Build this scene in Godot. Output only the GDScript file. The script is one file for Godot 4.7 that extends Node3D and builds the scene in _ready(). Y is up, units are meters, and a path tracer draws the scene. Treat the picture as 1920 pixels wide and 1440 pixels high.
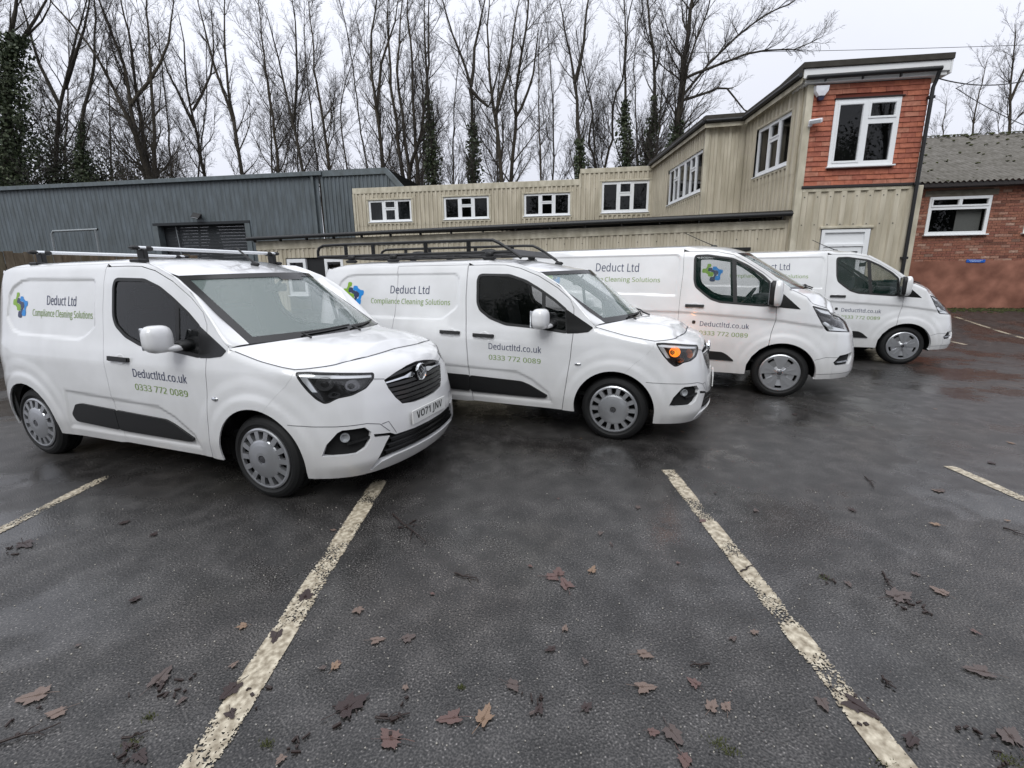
extends Node3D
# A wet yard with four white vans in front of a clad works building, bare trees behind.

const EYE := Vector3(0, 1.624, 0)
const FOCAL := 895.2
const PITCH := deg_to_rad(12.975)
const ROLL := deg_to_rad(-0.68)
var M := {}
var used := {}
var rng := RandomNumberGenerator.new()
var cam_basis := Basis()
var noise := FastNoiseLite.new()


const SKY := 1.0
const EXPOSURE := 1.6


func _ready() -> void:
	# camera
	var fwd := Vector3(0, -sin(PITCH), -cos(PITCH)); var up0 := Vector3(0, cos(PITCH), -sin(PITCH))
	var right := Vector3.RIGHT * cos(ROLL) + up0 * sin(ROLL)
	var up := -Vector3.RIGHT * sin(ROLL) + up0 * cos(ROLL)
	cam_basis = Basis(right, up, -fwd)
	var cam := Camera3D.new()
	cam.name = "camera"
	cam.fov = rad_to_deg(2.0 * atan(720.0 / FOCAL))
	cam.near = 0.05; cam.far = 600.0
	add_child(cam)
	cam.transform = Transform3D(cam_basis, EYE)
	cam.current = true
	# overcast sky, brighter overhead
	var sky := ProceduralSkyMaterial.new()
	sky.sky_top_color = Color(1.16, 1.17, 1.20)
	sky.sky_horizon_color = Color(0.70, 0.712, 0.752)
	sky.sky_curve = 2.0
	sky.sky_energy_multiplier = SKY
	sky.ground_bottom_color = Color(0.20, 0.20, 0.20); sky.ground_horizon_color = Color(0.55, 0.55, 0.57); sky.ground_energy_multiplier = 0.8
	sky.sun_angle_max = 1.0
	# soft lighter cloud in it
	var cf := FastNoiseLite.new(); cf.seed = 6; cf.frequency = 0.006; cf.fractal_octaves = 5
	var ci := cf.get_seamless_image(1024, 512)
	ci.convert(Image.FORMAT_L8)
	var cd := ci.get_data(); var ca := PackedByteArray(); ca.resize(cd.size() * 4)
	for i in cd.size():
		ca[4 * i] = 245; ca[4 * i + 1] = 248; ca[4 * i + 2] = 255; ca[4 * i + 3] = int(clampf((cd[i] - 90) * 0.12, 0, 20))
	sky.sky_cover = ImageTexture.create_from_image(Image.create_from_data(1024, 512, false, Image.FORMAT_RGBA8, ca))
	var env := Environment.new()
	env.background_mode = Environment.BG_SKY
	env.sky = Sky.new(); env.sky.sky_material = sky
	env.tonemap_mode = Environment.TONE_MAPPER_LINEAR
	env.tonemap_exposure = EXPOSURE
	env.sdfgi_enabled = true; env.ssao_enabled = true; env.ssil_enabled = true
	var we := WorldEnvironment.new()
	we.name = "world_environment"; we.environment = env
	add_child(we)
	var sun := DirectionalLight3D.new()
	sun.name = "sun"
	sun.light_energy = 0.4; sun.light_color = Color(0.98, 0.99, 1.0); sun.light_angular_distance = 40.0; sun.shadow_enabled = true
	sun.rotation_degrees = Vector3(-48, -22, 0)
	add_child(sun)
	materials()
	ground()
	lines()
	clad_building()
	warehouse()
	shed()
	woodland()
	yard_things()
	fleet()
	litter()


# ---------------------------------------------------------------- mesh building
class MB:
	var v := PackedVector3Array()
	var n := PackedVector3Array()
	var uv := PackedVector2Array()
	var c := PackedColorArray()
	var ix := PackedInt32Array()
	var col := Color.WHITE
	var coloured := false

	func vert(p: Vector3, nn: Vector3, t := Vector2.ZERO) -> int:
		v.append(p); n.append(nn); uv.append(t); c.append(col)
		return v.size() - 1

	func face(a: int, b: int, d: int) -> void:
		ix.append(a); ix.append(d); ix.append(b)

	func tri(a: Vector3, b: Vector3, d: Vector3) -> void:
		var k := (b - a).cross(d - a).normalized()
		var i := vert(a, k); vert(b, k); vert(d, k)
		face(i, i + 1, i + 2)

	func quad(a: Vector3, b: Vector3, d: Vector3, e: Vector3, ua := Vector2.ZERO, ub := Vector2(1, 0), ud := Vector2.ONE, ue := Vector2(0, 1)) -> void:
		var k := (d - a).cross(e - b).normalized()
		var i := vert(a, k, ua); vert(b, k, ub); vert(d, k, ud); vert(e, k, ue)
		face(i, i + 1, i + 2); face(i, i + 2, i + 3)

	func box(o: Vector3, s: Vector3, b := Basis()) -> void:
		var h := s * 0.5
		var p := []
		for k in 8:
			p.append(o + b * Vector3(h.x if k & 1 else -h.x, h.y if k & 2 else -h.y, h.z if k & 4 else -h.z))
		for q in [[4, 5, 7, 6], [1, 0, 2, 3], [5, 1, 3, 7], [0, 4, 6, 2], [6, 7, 3, 2], [0, 1, 5, 4]]:
			quad(p[q[0]], p[q[1]], p[q[2]], p[q[3]])

	# a box with its edges cut at 45 degrees
	func soft_box(o: Vector3, s: Vector3, r: float, b := Basis()) -> void:
		var g := func(u: float, w: float) -> Vector3: return Vector3.ZERO
		var h := s * 0.5
		var xs := [-1.0, -1.0, 1.0, 1.0]
		var q := []
		for ring in [[h.y, r], [h.y - r, 0.0], [-h.y + r, 0.0], [-h.y, r]]:
			var y: float = ring[0]; var k: float = ring[1]
			var hx := h.x - k; var hz := h.z - k
			var e := r * 0.7
			q.append([Vector3(hx - e, y, hz), Vector3(hx, y, hz - e), Vector3(hx, y, -hz + e), Vector3(hx - e, y, -hz), Vector3(-hx + e, y, -hz), Vector3(-hx, y, -hz + e), Vector3(-hx, y, hz - e), Vector3(-hx + e, y, hz)])
		for k in 3:
			for i in 8:
				var j := (i + 1) % 8
				quad(o + b * q[k + 1][i], o + b * q[k + 1][j], o + b * q[k][j], o + b * q[k][i])
		for k in range(1, 7):
			tri(o + b * q[0][0], o + b * q[0][k], o + b * q[0][k + 1])
			tri(o + b * q[3][0], o + b * q[3][k + 1], o + b * q[3][k])

	func tube(p: PackedVector3Array, r: PackedFloat32Array, sides: int, capped := false) -> void:
		var last := -1
		var side := Vector3.ZERO
		for i in p.size():
			var d := (p[mini(i + 1, p.size() - 1)] - p[maxi(i - 1, 0)]).normalized()
			if side == Vector3.ZERO:
				side = d.cross(Vector3.UP if absf(d.y) < 0.9 else Vector3.RIGHT).normalized()
			else:
				side = (side - d * side.dot(d)).normalized()
			var up := side.cross(d)
			var first := v.size()
			for k in sides:
				var a := TAU * k / sides
				var nn := side * cos(a) + up * sin(a)
				vert(p[i] + nn * r[i], nn, Vector2(float(k) / sides, i))
			if last >= 0:
				for k in sides:
					var l := (k + 1) % sides
					face(last + k, first + k, first + l); face(last + k, first + l, last + l)
			last = first
		if capped:
			for e in 2:
				var i := 0 if e == 0 else p.size() - 1
				var d := (p[1] - p[0] if e == 0 else p[i - 1] - p[i]).normalized() * -1.0
				var base := v.size()
				vert(p[i], d)
				var off := last if e == 1 else last - sides * (p.size() - 1)
				for k in sides:
					vert(v[off + k], d)
				for k in sides:
					face(base, base + 1 + k, base + 1 + (k + 1) % sides)

	# a profile of (radius, height) turned about the y axis of b
	func lathe(prof: Array, o: Vector3, b: Basis, seg := 32, a0 := 0.0, a1 := TAU) -> void:
		for i in prof.size() - 1:
			var p: Vector2 = prof[i]; var q: Vector2 = prof[i + 1]
			var t := (q - p).normalized()
			var first := v.size()
			for k in seg + 1:
				var a := a0 + (a1 - a0) * k / seg
				var e := Vector3(cos(a), 0, sin(a))
				var nn := b * (e * t.y - Vector3.UP * t.x)
				vert(o + b * (e * p.x + Vector3.UP * p.y), nn, Vector2(float(k) / seg, 0))
				vert(o + b * (e * q.x + Vector3.UP * q.y), nn, Vector2(float(k) / seg, 1))
			for k in seg:
				var s := first + 2 * k
				face(s, s + 3, s + 2); face(s, s + 1, s + 3)

	# a piece of a ring lying across the y axis of b: radii, angles, heights at the two radii, thickness
	func sector(o: Vector3, b: Basis, r0: float, r1: float, a0: float, a1: float, h0: float, h1: float, thick: float, seg := 4, narrow := 0.0) -> void:
		for k in seg:
			var p := []
			for q in [[r0, k, h0, 0.0], [r1, k, h1, narrow], [r1, k + 1, h1, narrow], [r0, k + 1, h0, 0.0]]:
				var t: float = float(q[1]) / seg
				var a := lerpf(a0 + q[3], a1 - q[3], t)
				p.append(Vector3(cos(a) * q[0], q[2], sin(a) * q[0]))
			var l := Vector3(0, thick, 0)
			var w := func(x: Vector3) -> Vector3: return o + b * x
			quad(w.call(p[0]), w.call(p[3]), w.call(p[2]), w.call(p[1]))
			quad(w.call(p[1]), w.call(p[2]), w.call(p[2] - l), w.call(p[1] - l))
			quad(w.call(p[3]), w.call(p[0]), w.call(p[0] - l), w.call(p[3] - l))
			if k == 0:
				quad(w.call(p[0]), w.call(p[1]), w.call(p[1] - l), w.call(p[0] - l))
			if k == seg - 1:
				quad(w.call(p[2]), w.call(p[3]), w.call(p[3] - l), w.call(p[2] - l))

	# a smooth grid of points rows x columns
	func grid(pts: Array, flip := false) -> void:
		var nu := pts.size(); var nv: int = pts[0].size()
		var first := v.size()
		for i in nu:
			for j in nv:
				var du: Vector3 = pts[mini(i + 1, nu - 1)][j] - pts[maxi(i - 1, 0)][j]
				var dv: Vector3 = pts[i][mini(j + 1, nv - 1)] - pts[i][maxi(j - 1, 0)]
				var k := du.cross(dv).normalized() * (-1.0 if flip else 1.0)
				vert(pts[i][j], k, Vector2(float(i) / (nu - 1), float(j) / (nv - 1)))
		for i in nu - 1:
			for j in nv - 1:
				var a := first + i * nv + j
				if flip:
					face(a, a + 1, a + nv + 1); face(a, a + nv + 1, a + nv)
				else:
					face(a, a + nv, a + nv + 1); face(a, a + nv + 1, a + 1)

	# a rounded lump, square the higher the exponent
	func lump(o: Vector3, r: Vector3, e: float, b := Basis(), seg := 20) -> void:
		var rows := []
		for i in seg / 2 + 1:
			var row := []
			var t := PI * i / (seg / 2) - PI / 2
			for j in seg + 1:
				var a := TAU * j / seg
				var d := Vector3(cos(t) * cos(a), sin(t), cos(t) * sin(a))
				var k := pow(pow(absf(d.x), e) + pow(absf(d.y), e) + pow(absf(d.z), e), -1.0 / e)
				row.append(o + b * (d * k * r))
			rows.append(row)
		grid(rows)

	func mesh() -> ArrayMesh:
		var a := []
		a.resize(Mesh.ARRAY_MAX)
		a[Mesh.ARRAY_VERTEX] = v; a[Mesh.ARRAY_NORMAL] = n; a[Mesh.ARRAY_TEX_UV] = uv; a[Mesh.ARRAY_INDEX] = ix
		if coloured:
			a[Mesh.ARRAY_COLOR] = c
		var m := ArrayMesh.new()
		m.add_surface_from_arrays(Mesh.PRIMITIVE_TRIANGLES, a)
		return m


func numbered(called: String) -> String:
	var k: int = used.get(called, 0)
	used[called] = k + 1
	return called if k == 0 else "%s_%03d" % [called, k]


func thing(called: String, label: String, category: String, group := "", at := Vector3.ZERO) -> Node3D:
	var o := Node3D.new()
	o.name = numbered(called)
	add_child(o)
	o.position = at
	tag(o, label, category, group)
	return o


func tag(o: Node, label: String, category := "", group := "", kind := "") -> void:
	o.set_meta("label", label)
	if category: o.set_meta("category", category)
	if group: o.set_meta("group", group)
	if kind: o.set_meta("kind", kind)


func part(called: String, mb, mat: Material, parent: Node) -> MeshInstance3D:
	var o := MeshInstance3D.new()
	o.name = numbered(called) if parent == self else called
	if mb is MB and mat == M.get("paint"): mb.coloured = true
	o.mesh = mb.mesh() if mb is MB else mb
	o.material_override = mat
	parent.add_child(o, true)
	return o


func ray(u: float, v: float) -> Vector3:
	return cam_basis * Vector3((u - 960.0) / FOCAL, -(v - 720.0) / FOCAL, -1.0)


# the point of the place that lies at this depth
func at_depth(u: float, v: float, z: float) -> Vector3:
	var r := ray(u, v)
	return EYE + r * (z / -r.z)


func ground_height(x: float, z: float) -> float:
	var d := -z + 0.1 * x
	return 0.5 * smoothstep(10.8, 16.5, d) + 2.2 * smoothstep(27.0, 40.0, d)


func on_ground(u: float, v: float) -> Vector3:
	var r := ray(u, v)
	var y := 0.0
	var p := Vector3.ZERO
	for k in 6:
		p = EYE + r * ((y - EYE.y) / r.y)
		y = ground_height(p.x, p.z)
	return p


func mat(albedo: Color, rough := 0.6, metal := 0.0) -> StandardMaterial3D:
	var m := StandardMaterial3D.new()
	m.albedo_color = albedo
	m.roughness = rough
	m.metallic = metal
	return m


func noise_image(freq: float, octaves: int, size: int, sd: int, kind := FastNoiseLite.TYPE_SIMPLEX_SMOOTH) -> Image:
	var f := FastNoiseLite.new()
	f.noise_type = kind
	f.frequency = freq
	f.fractal_octaves = octaves
	f.seed = sd
	return f.get_seamless_image(size, size)


# grey noise squeezed into lo..hi, as a colour texture
func tone_texture(freq: float, octaves: int, size: int, sd: int, lo: Color, hi: Color, kind := FastNoiseLite.TYPE_SIMPLEX_SMOOTH) -> ImageTexture:
	var im := noise_image(freq, octaves, size, sd, kind)
	im.convert(Image.FORMAT_L8)
	var d := im.get_data()
	var out := PackedByteArray()
	out.resize(d.size() * 3)
	var ramp := []
	for k in 256:
		var q := lo.lerp(hi, k / 255.0)
		ramp.append([int(q.r * 255), int(q.g * 255), int(q.b * 255)])
	for i in d.size():
		var q: Array = ramp[d[i]]
		out[3 * i] = q[0]; out[3 * i + 1] = q[1]; out[3 * i + 2] = q[2]
	var r := Image.create_from_data(size, size, false, Image.FORMAT_RGB8, out)
	return ImageTexture.create_from_image(r)


func triplanar(m: StandardMaterial3D, tex: Texture2D, scale: Vector3, world := false) -> StandardMaterial3D:
	m.albedo_texture = tex
	m.uv1_triplanar = true
	m.uv1_world_triplanar = world
	m.uv1_scale = scale
	return m


# ---------------------------------------------------------------- the skin of a van
# Its side, corners and ends are one smooth surface, measured by s (along the body from the front axle) and y (height).
class Shell:
	const DS := 0.005
	var s_min := 0.0
	var s_max := 0.0
	var pts := PackedVector2Array()
	var nor := PackedVector2Array()
	var t_side := PackedFloat32Array()
	var t_front := PackedFloat32Array()
	var t_rear := PackedFloat32Array()
	var edge := PackedVector2Array()
	var front_from := 0.25
	var front_to := 0.85
	var rear_from := -3.3
	var rear_to := -3.75
	var wheels := []           # (s, y) of the wheel centres
	var arch := 0.39
	var presses := []          # [polygon, depth, bevel]
	var crease := PackedVector2Array()
	var shoulder_from := -0.2
	var dirt := FastNoiseLite.new()

	static func table(a: Array) -> PackedFloat32Array:
		var t := PackedFloat32Array()
		for k in 260:
			var y := k * 0.01
			var q: float = a[-1][1]
			for i in a.size():
				if y < a[i][0]:
					q = a[i][1] if i == 0 else lerpf(a[i - 1][1], a[i][1], (y - a[i - 1][0]) / (a[i][0] - a[i - 1][0]))
					break
			t.append(q)
		for pass_ in 2:
			var u := t.duplicate()
			for k in range(2, 258):
				u[k] = (t[k - 2] + t[k - 1] + t[k] + t[k + 1] + t[k + 2]) / 5.0
			t = u
		return t

	func setup(plan: Array, side: Array, front: Array, rear: Array) -> void:
		var cv := PackedVector2Array()
		var p := plan.duplicate()
		p.push_front(2 * p[0] - p[1]); p.append(2 * p[-1] - p[-2])
		for i in range(1, p.size() - 2):
			for k in 16:
				var t := k / 16.0
				cv.append((p[i] as Vector2).cubic_interpolate(p[i + 1], p[i - 1], p[i + 2], t))
		cv.append(p[-2])
		var L := PackedFloat32Array([0.0])
		for i in range(1, cv.size()):
			L.append(L[-1] + cv[i].distance_to(cv[i - 1]))
		var s0 := 0.0
		for i in range(1, cv.size()):
			if cv[i].y > 0.7 and cv[i].x >= 0 and cv[i - 1].x < 0:
				s0 = lerpf(L[i - 1], L[i], -cv[i - 1].x / (cv[i].x - cv[i - 1].x))
				break
		s_min = -s0; s_max = L[-1] - s0
		var j := 0
		var n := int((s_max - s_min) / DS) + 1
		for k in n + 1:
			var q := minf(k * DS, L[-1])
			while j < L.size() - 2 and L[j + 1] < q:
				j += 1
			pts.append(cv[j].lerp(cv[j + 1], clampf((q - L[j]) / maxf(L[j + 1] - L[j], 1e-6), 0, 1)))
		for k in pts.size():
			var d := pts[mini(k + 3, pts.size() - 1)] - pts[maxi(k - 3, 0)]
			nor.append(Vector2(-d.y, d.x).normalized())
		t_side = table(side); t_front = table(front); t_rear = table(rear)

	static func along(a: PackedVector2Array, x: float) -> float:
		if x <= a[0].x:
			return a[0].y
		for i in range(1, a.size()):
			if x < a[i].x:
				return lerpf(a[i - 1].y, a[i].y, (x - a[i - 1].x) / (a[i].x - a[i - 1].x))
		return a[-1].y

	static func depth_in(poly: PackedVector2Array, p: Vector2) -> float:
		var best := 1e9
		for i in poly.size():
			var q := Geometry2D.get_closest_point_to_segment(p, poly[i], poly[(i + 1) % poly.size()])
			best = minf(best, q.distance_squared_to(p))
		best = sqrt(best)
		return best if Geometry2D.is_point_in_polygon(p, poly) else -best

	func look(t: PackedFloat32Array, y: float) -> float:
		var f := clampf(y, 0, 2.58) * 100.0
		var i := int(f)
		return lerpf(t[i], t[i + 1], f - i)

	func pos(s: float, y: float) -> Vector3:
		var f := clampf((s - s_min) / DS, 0, pts.size() - 1.001)
		var i := int(f)
		var p := pts[i].lerp(pts[i + 1], f - i)
		var nn := nor[i].lerp(nor[i + 1], f - i)
		var inset := look(t_side, y)
		if s > front_from:
			inset = lerpf(inset, look(t_front, y), smoothstep(front_from, front_to, s))
		elif s < rear_from:
			inset = lerpf(inset, look(t_rear, y), smoothstep(rear_from, rear_to, s))
		for w in wheels:
			var d := Vector2(s - w.x, y - w.y).length_squared()
			if d < 0.45 and s < 0.6:
				d = sqrt(d)
				inset -= 0.011 * smoothstep(arch + 0.125, arch + 0.055, d) + 0.008 * smoothstep(arch + 0.25, arch + 0.16, d)
		for q in presses:
			var b: Rect2 = q[3]
			if b.has_point(Vector2(s, y)):
				inset += q[1] * smoothstep(0.0, q[2], depth_in(q[0], Vector2(s, y)))
		if crease.size():
			var d := along(crease, s) - y
			if d > -0.03 and d < 0.35 and s < 0.7:
				inset += 0.016 * smoothstep(-0.012, 0.03, d) * (1.0 - smoothstep(0.06, 0.33, d)) * (1.0 - smoothstep(0.45, 0.7, s))
		if s > shoulder_from:
			var t := (y - along(edge, s) + 0.05) / 0.05
			if t > 0:
				inset += 0.022 * t * t
		return Vector3(p.x - nn.x * inset, y, p.y - nn.y * inset)

	func press(poly: PackedVector2Array, deep: float, bevel: float) -> void:
		var r := Rect2(poly[0], Vector2.ZERO)
		for q in poly:
			r = r.expand(q)
		presses.append([poly, deep, bevel, r.grow(0.01)])

	func normal(s_: float, y: float) -> Vector3:
		var s := clampf(s_, s_min, s_max)
		var e := 0.006
		var a := pos(minf(s + e, s_max), y) - pos(maxf(s - e, s_min), y)
		var b := pos(s, y + e) - pos(s, y - e)
		var k := a.cross(b).normalized()
		if s > s_max - 0.003 or s < s_min + 0.003:
			k.z = 0
		return k.normalized()

	static func area(p: PackedVector2Array) -> float:
		var a := 0.0
		for i in p.size():
			a += p[i].cross(p[(i + 1) % p.size()])
		return a

	func put(mb: MB, q: Vector2, lift: float, sg: float) -> int:
		var k := normal(q.x, q.y)
		var p := pos(q.x, q.y) + k * lift
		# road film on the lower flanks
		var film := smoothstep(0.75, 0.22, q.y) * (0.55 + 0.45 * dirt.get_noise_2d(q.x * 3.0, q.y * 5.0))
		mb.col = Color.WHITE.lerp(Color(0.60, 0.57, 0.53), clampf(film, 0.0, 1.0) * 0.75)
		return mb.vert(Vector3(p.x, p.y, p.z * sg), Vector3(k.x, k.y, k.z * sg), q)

	func face(mb: MB, a: int, b: int, c: int, sg: float) -> void:
		if sg > 0: mb.face(a, b, c)
		else: mb.face(a, c, b)

	# the piece of skin inside an outline in (s, y), less some holes, with its edges turned in
	func panel(mb: MB, outline: PackedVector2Array, holes: Array, lift: float, thick: float, sg := 1.0, cell := 0.03) -> void:
		var poly := outline.duplicate()
		if area(poly) < 0: poly.reverse()
		var r := Rect2(poly[0], Vector2.ZERO)
		for q in poly: r = r.expand(q)
		var nx := int(ceil(r.size.x / cell)); var ny := int(ceil(r.size.y / cell))
		var cs := Vector2(r.size.x / nx, r.size.y / ny)
		var touched := {}
		var rims := [poly] + holes
		for rim in rims:
			for i in rim.size():
				var a: Vector2 = rim[i]; var b: Vector2 = rim[(i + 1) % rim.size()]
				var m := int(a.distance_to(b) / (cell * 0.15)) + 1
				for k in m + 1:
					var q := (a.lerp(b, float(k) / m) - r.position) / cs
					touched[Vector2i(clampi(int(q.x), 0, nx - 1), clampi(int(q.y), 0, ny - 1))] = true
		var cache := {}
		for j in ny:
			for i in nx:
				var o := r.position + Vector2(i, j) * cs
				if touched.has(Vector2i(i, j)):
					var rect := PackedVector2Array([o, o + Vector2(cs.x, 0), o + cs, o + Vector2(0, cs.y)])
					var pieces: Array = Geometry2D.intersect_polygons(poly, rect)
					for h in holes:
						var next := []
						for pc in pieces:
							next.append_array(Geometry2D.clip_polygons(pc, h))
						pieces = next
					for pc in pieces:
						if absf(area(pc)) < 2e-7: continue
						var t := Geometry2D.triangulate_polygon(pc)
						var id := []
						for q in pc: id.append(put(mb, q, lift, sg))
						for k in range(0, t.size(), 3):
							var x: Vector2 = pc[t[k]]; var y: Vector2 = pc[t[k + 1]]; var z: Vector2 = pc[t[k + 2]]
							if (y - x).cross(z - x) > 0: face(mb, id[t[k]], id[t[k + 1]], id[t[k + 2]], sg)
							else: face(mb, id[t[k]], id[t[k + 2]], id[t[k + 1]], sg)
					continue
				var mid := o + cs * 0.5
				if not Geometry2D.is_point_in_polygon(mid, poly): continue
				var out := false
				for h in holes:
					if Geometry2D.is_point_in_polygon(mid, h): out = true
				if out: continue
				var id := []
				for k in [Vector2i(i, j), Vector2i(i + 1, j), Vector2i(i + 1, j + 1), Vector2i(i, j + 1)]:
					if not cache.has(k): cache[k] = put(mb, r.position + Vector2(k) * cs, lift, sg)
					id.append(cache[k])
				face(mb, id[0], id[1], id[2], sg); face(mb, id[0], id[2], id[3], sg)
		if thick <= 0: return
		for e in rims.size():
			var rim: PackedVector2Array = rims[e]
			for i in rim.size():
				var a := rim[i]; var b := rim[(i + 1) % rim.size()]
				if a.x > s_max - 0.004 and b.x > s_max - 0.004: continue
				var m := int(a.distance_to(b) / 0.05) + 1
				for k in m:
					var p := a.lerp(b, float(k) / m); var q := a.lerp(b, float(k + 1) / m)
					var np := normal(p.x, p.y); var nq := normal(q.x, q.y)
					var P := pos(p.x, p.y); var Q := pos(q.x, q.y)
					var f := Vector3(1, 1, sg)
					mb.quad((P + np * lift) * f, (P + np * (lift - thick)) * f, (Q + nq * (lift - thick)) * f, (Q + nq * lift) * f)

	# a narrow strip along a line in (s, y)
	func ribbon(mb: MB, line: Array, width: float, lift: float, sg := 1.0, drop := 0.0) -> void:
		var p := PackedVector2Array()
		for i in line.size() - 1:
			var a: Vector2 = line[i]; var b: Vector2 = line[i + 1]
			var m := int(a.distance_to(b) / 0.03) + 1
			for k in m: p.append(a.lerp(b, float(k) / m))
		p.append(line[-1])
		var last := []
		for i in p.size():
			var d := (p[mini(i + 1, p.size() - 1)] - p[maxi(i - 1, 0)]).normalized().orthogonal() * width * 0.5
			var row := [put(mb, p[i] + d, lift, sg), put(mb, p[i] - d, lift, sg)]
			if drop > 0:
				row = [put(mb, p[i] + d, lift - drop, sg), row[0], row[1], put(mb, p[i] - d, lift - drop, sg)]
			if last:
				for k in row.size() - 1:
					face(mb, last[k], last[k + 1], row[k + 1], -sg); face(mb, last[k], row[k + 1], row[k], -sg)
			last = row

	func closed(a: Array) -> PackedVector2Array:
		return PackedVector2Array(a)


# ---------------------------------------------------------------- vans
func P2(a: Array) -> PackedVector2Array:
	var r := PackedVector2Array()
	for i in range(0, a.size(), 2):
		r.append(Vector2(a[i], a[i + 1]))
	return r


# outlines that end near the middle of the nose end exactly there
func to_middle(a: Array, sm: float) -> Array:
	var r := a.duplicate()
	for i in range(0, r.size(), 2):
		if r[i] > 1.5: r[i] = sm
	return r


func lerp_table(t: Array, s: float) -> Vector3:
	if s <= t[0][0]: return t[0][1]
	for i in range(1, t.size()):
		if s < t[i][0]:
			return (t[i - 1][1] as Vector3).lerp(t[i][1], (s - t[i - 1][0]) / (t[i][0] - t[i - 1][0]))
	return t[-1][1]


# rounds the corners of an outline
func soften(p: PackedVector2Array, r: float) -> PackedVector2Array:
	var out := PackedVector2Array()
	for i in p.size():
		var a := p[(i + p.size() - 1) % p.size()]; var b := p[i]; var c := p[(i + 1) % p.size()]
		var k := minf(r, minf(a.distance_to(b), b.distance_to(c)) * 0.45)
		var e := b + (a - b).normalized() * k; var f := b + (c - b).normalized() * k
		for j in 5:
			var t := j / 4.0
			out.append(e.lerp(b, t).lerp(b.lerp(f, t), t))
	return out


func grown(p: PackedVector2Array, d: float) -> PackedVector2Array:
	var q := p.duplicate()
	if Shell.area(q) < 0: q.reverse()
	var r := Geometry2D.offset_polygon(q, d, Geometry2D.JOIN_ROUND if d > 0 else Geometry2D.JOIN_MITER)
	return r[0]


# lettering laid on the skin: the first letter starts at s, letters stand on the line y0..y1
func letter(k: Shell, words: String, s0: float, s1: float, y0: float, y1: float, cap: float, m: Material, parent: Node, bold := false) -> void:
	var f := SystemFont.new()
	f.font_names = PackedStringArray(["Droid Sans"])
	if bold: f.font_weight = 700
	var read := func(w: String) -> TextMesh:
		var t := TextMesh.new()
		t.font = f; t.text = w; t.font_size = 48; t.pixel_size = 0.01; t.depth = 0.0; t.curve_step = 1.5
		return t
	var dref: AABB = read.call("D").get_aabb()
	var t: TextMesh = read.call(words)
	var a := t.get_mesh_arrays()
	var box := t.get_aabb()
	var mb := MB.new()
	var vs: PackedVector3Array = a[Mesh.ARRAY_VERTEX]
	for q in vs:
		var u := (q.x - box.position.x) / box.size.x
		k.put(mb, Vector2(lerpf(s0, s1, u), lerpf(y0, y1, u) + (q.y - dref.position.y) / dref.size.y * cap), 0.0025, 1.0)
	var ii: PackedInt32Array = a[Mesh.ARRAY_INDEX] if a[Mesh.ARRAY_INDEX] != null else PackedInt32Array(range(vs.size()))
	mb.ix = ii
	part("lettering", mb, m, parent)


func blob(parts: Array) -> Array:
	var out := []
	for q in parts:
		var p := PackedVector2Array()
		if q.size() == 4:      # x, y, radius, turn: a rounded square
			for i in 28:
				var a := TAU * i / 28.0
				var c := cos(a); var s := sin(a)
				var k := pow(pow(absf(c), 3.4) + pow(absf(s), 3.4), -1.0 / 3.4)
				p.append(Vector2(q[0], q[1]) + Vector2(c * k, s * k).rotated(q[3]) * q[2])
		else:                  # a neck between two of them
			var a := Vector2(q[0], q[1]); var b := Vector2(q[2], q[3])
			var d := (b - a).normalized().orthogonal()
			p = PackedVector2Array([a + d * q[4], b + d * q[4], b - d * q[4], a - d * q[4]])
		if Shell.area(p) < 0: p.reverse()
		var merged := [p]
		for o in out:
			var m: Array = Geometry2D.merge_polygons(merged[0], o)
			var solid := []
			for z in m:
				if not Geometry2D.is_polygon_clockwise(z) : solid.append(z)
			if solid.size() == 1: merged[0] = solid[0]
			else: merged.append(o)
		out = merged
	return out


# the three-coloured emblem of linked rounded squares, in a box s0..s1, y0..y1
func emblem(k: Shell, s0: float, s1: float, y0: float, y1: float, parent: Node) -> void:
	var place := func(p: PackedVector2Array) -> PackedVector2Array:
		var r := PackedVector2Array()
		for q in p: r.append(Vector2(lerpf(s0, s1, (q.x - 118.0) / 342.0), lerpf(y1, y0, (q.y - 256.0) / 354.0)))
		return r
	var sets := [
		[M.green_film, [[233, 291, 33, 0.1], [165, 394, 43, 0.1], [265, 466, 45, 0.1], [222, 310, 196, 370, 20], [190, 405, 240, 445, 30], [196, 352, 240, 300, 14]]],
		[M.navy_film, [[250, 371, 36, 0.1], [347, 432, 42, 0.1], [296, 562, 46, 0.1], [262, 385, 335, 420, 24], [352, 452, 318, 540, 20]]],
		[M.blue_film, [[325, 348, 36, 0.1], [420, 411, 38, 0.1], [378, 540, 43, 0.1], [340, 355, 405, 400, 24], [415, 430, 390, 520, 20]]]]
	for e in sets:
		var mb := MB.new()
		for p in blob(e[1]):
			k.panel(mb, place.call(p), [], 0.002, 0, 1.0, 0.04)
		part("emblem", mb, e[0], parent)


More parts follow.
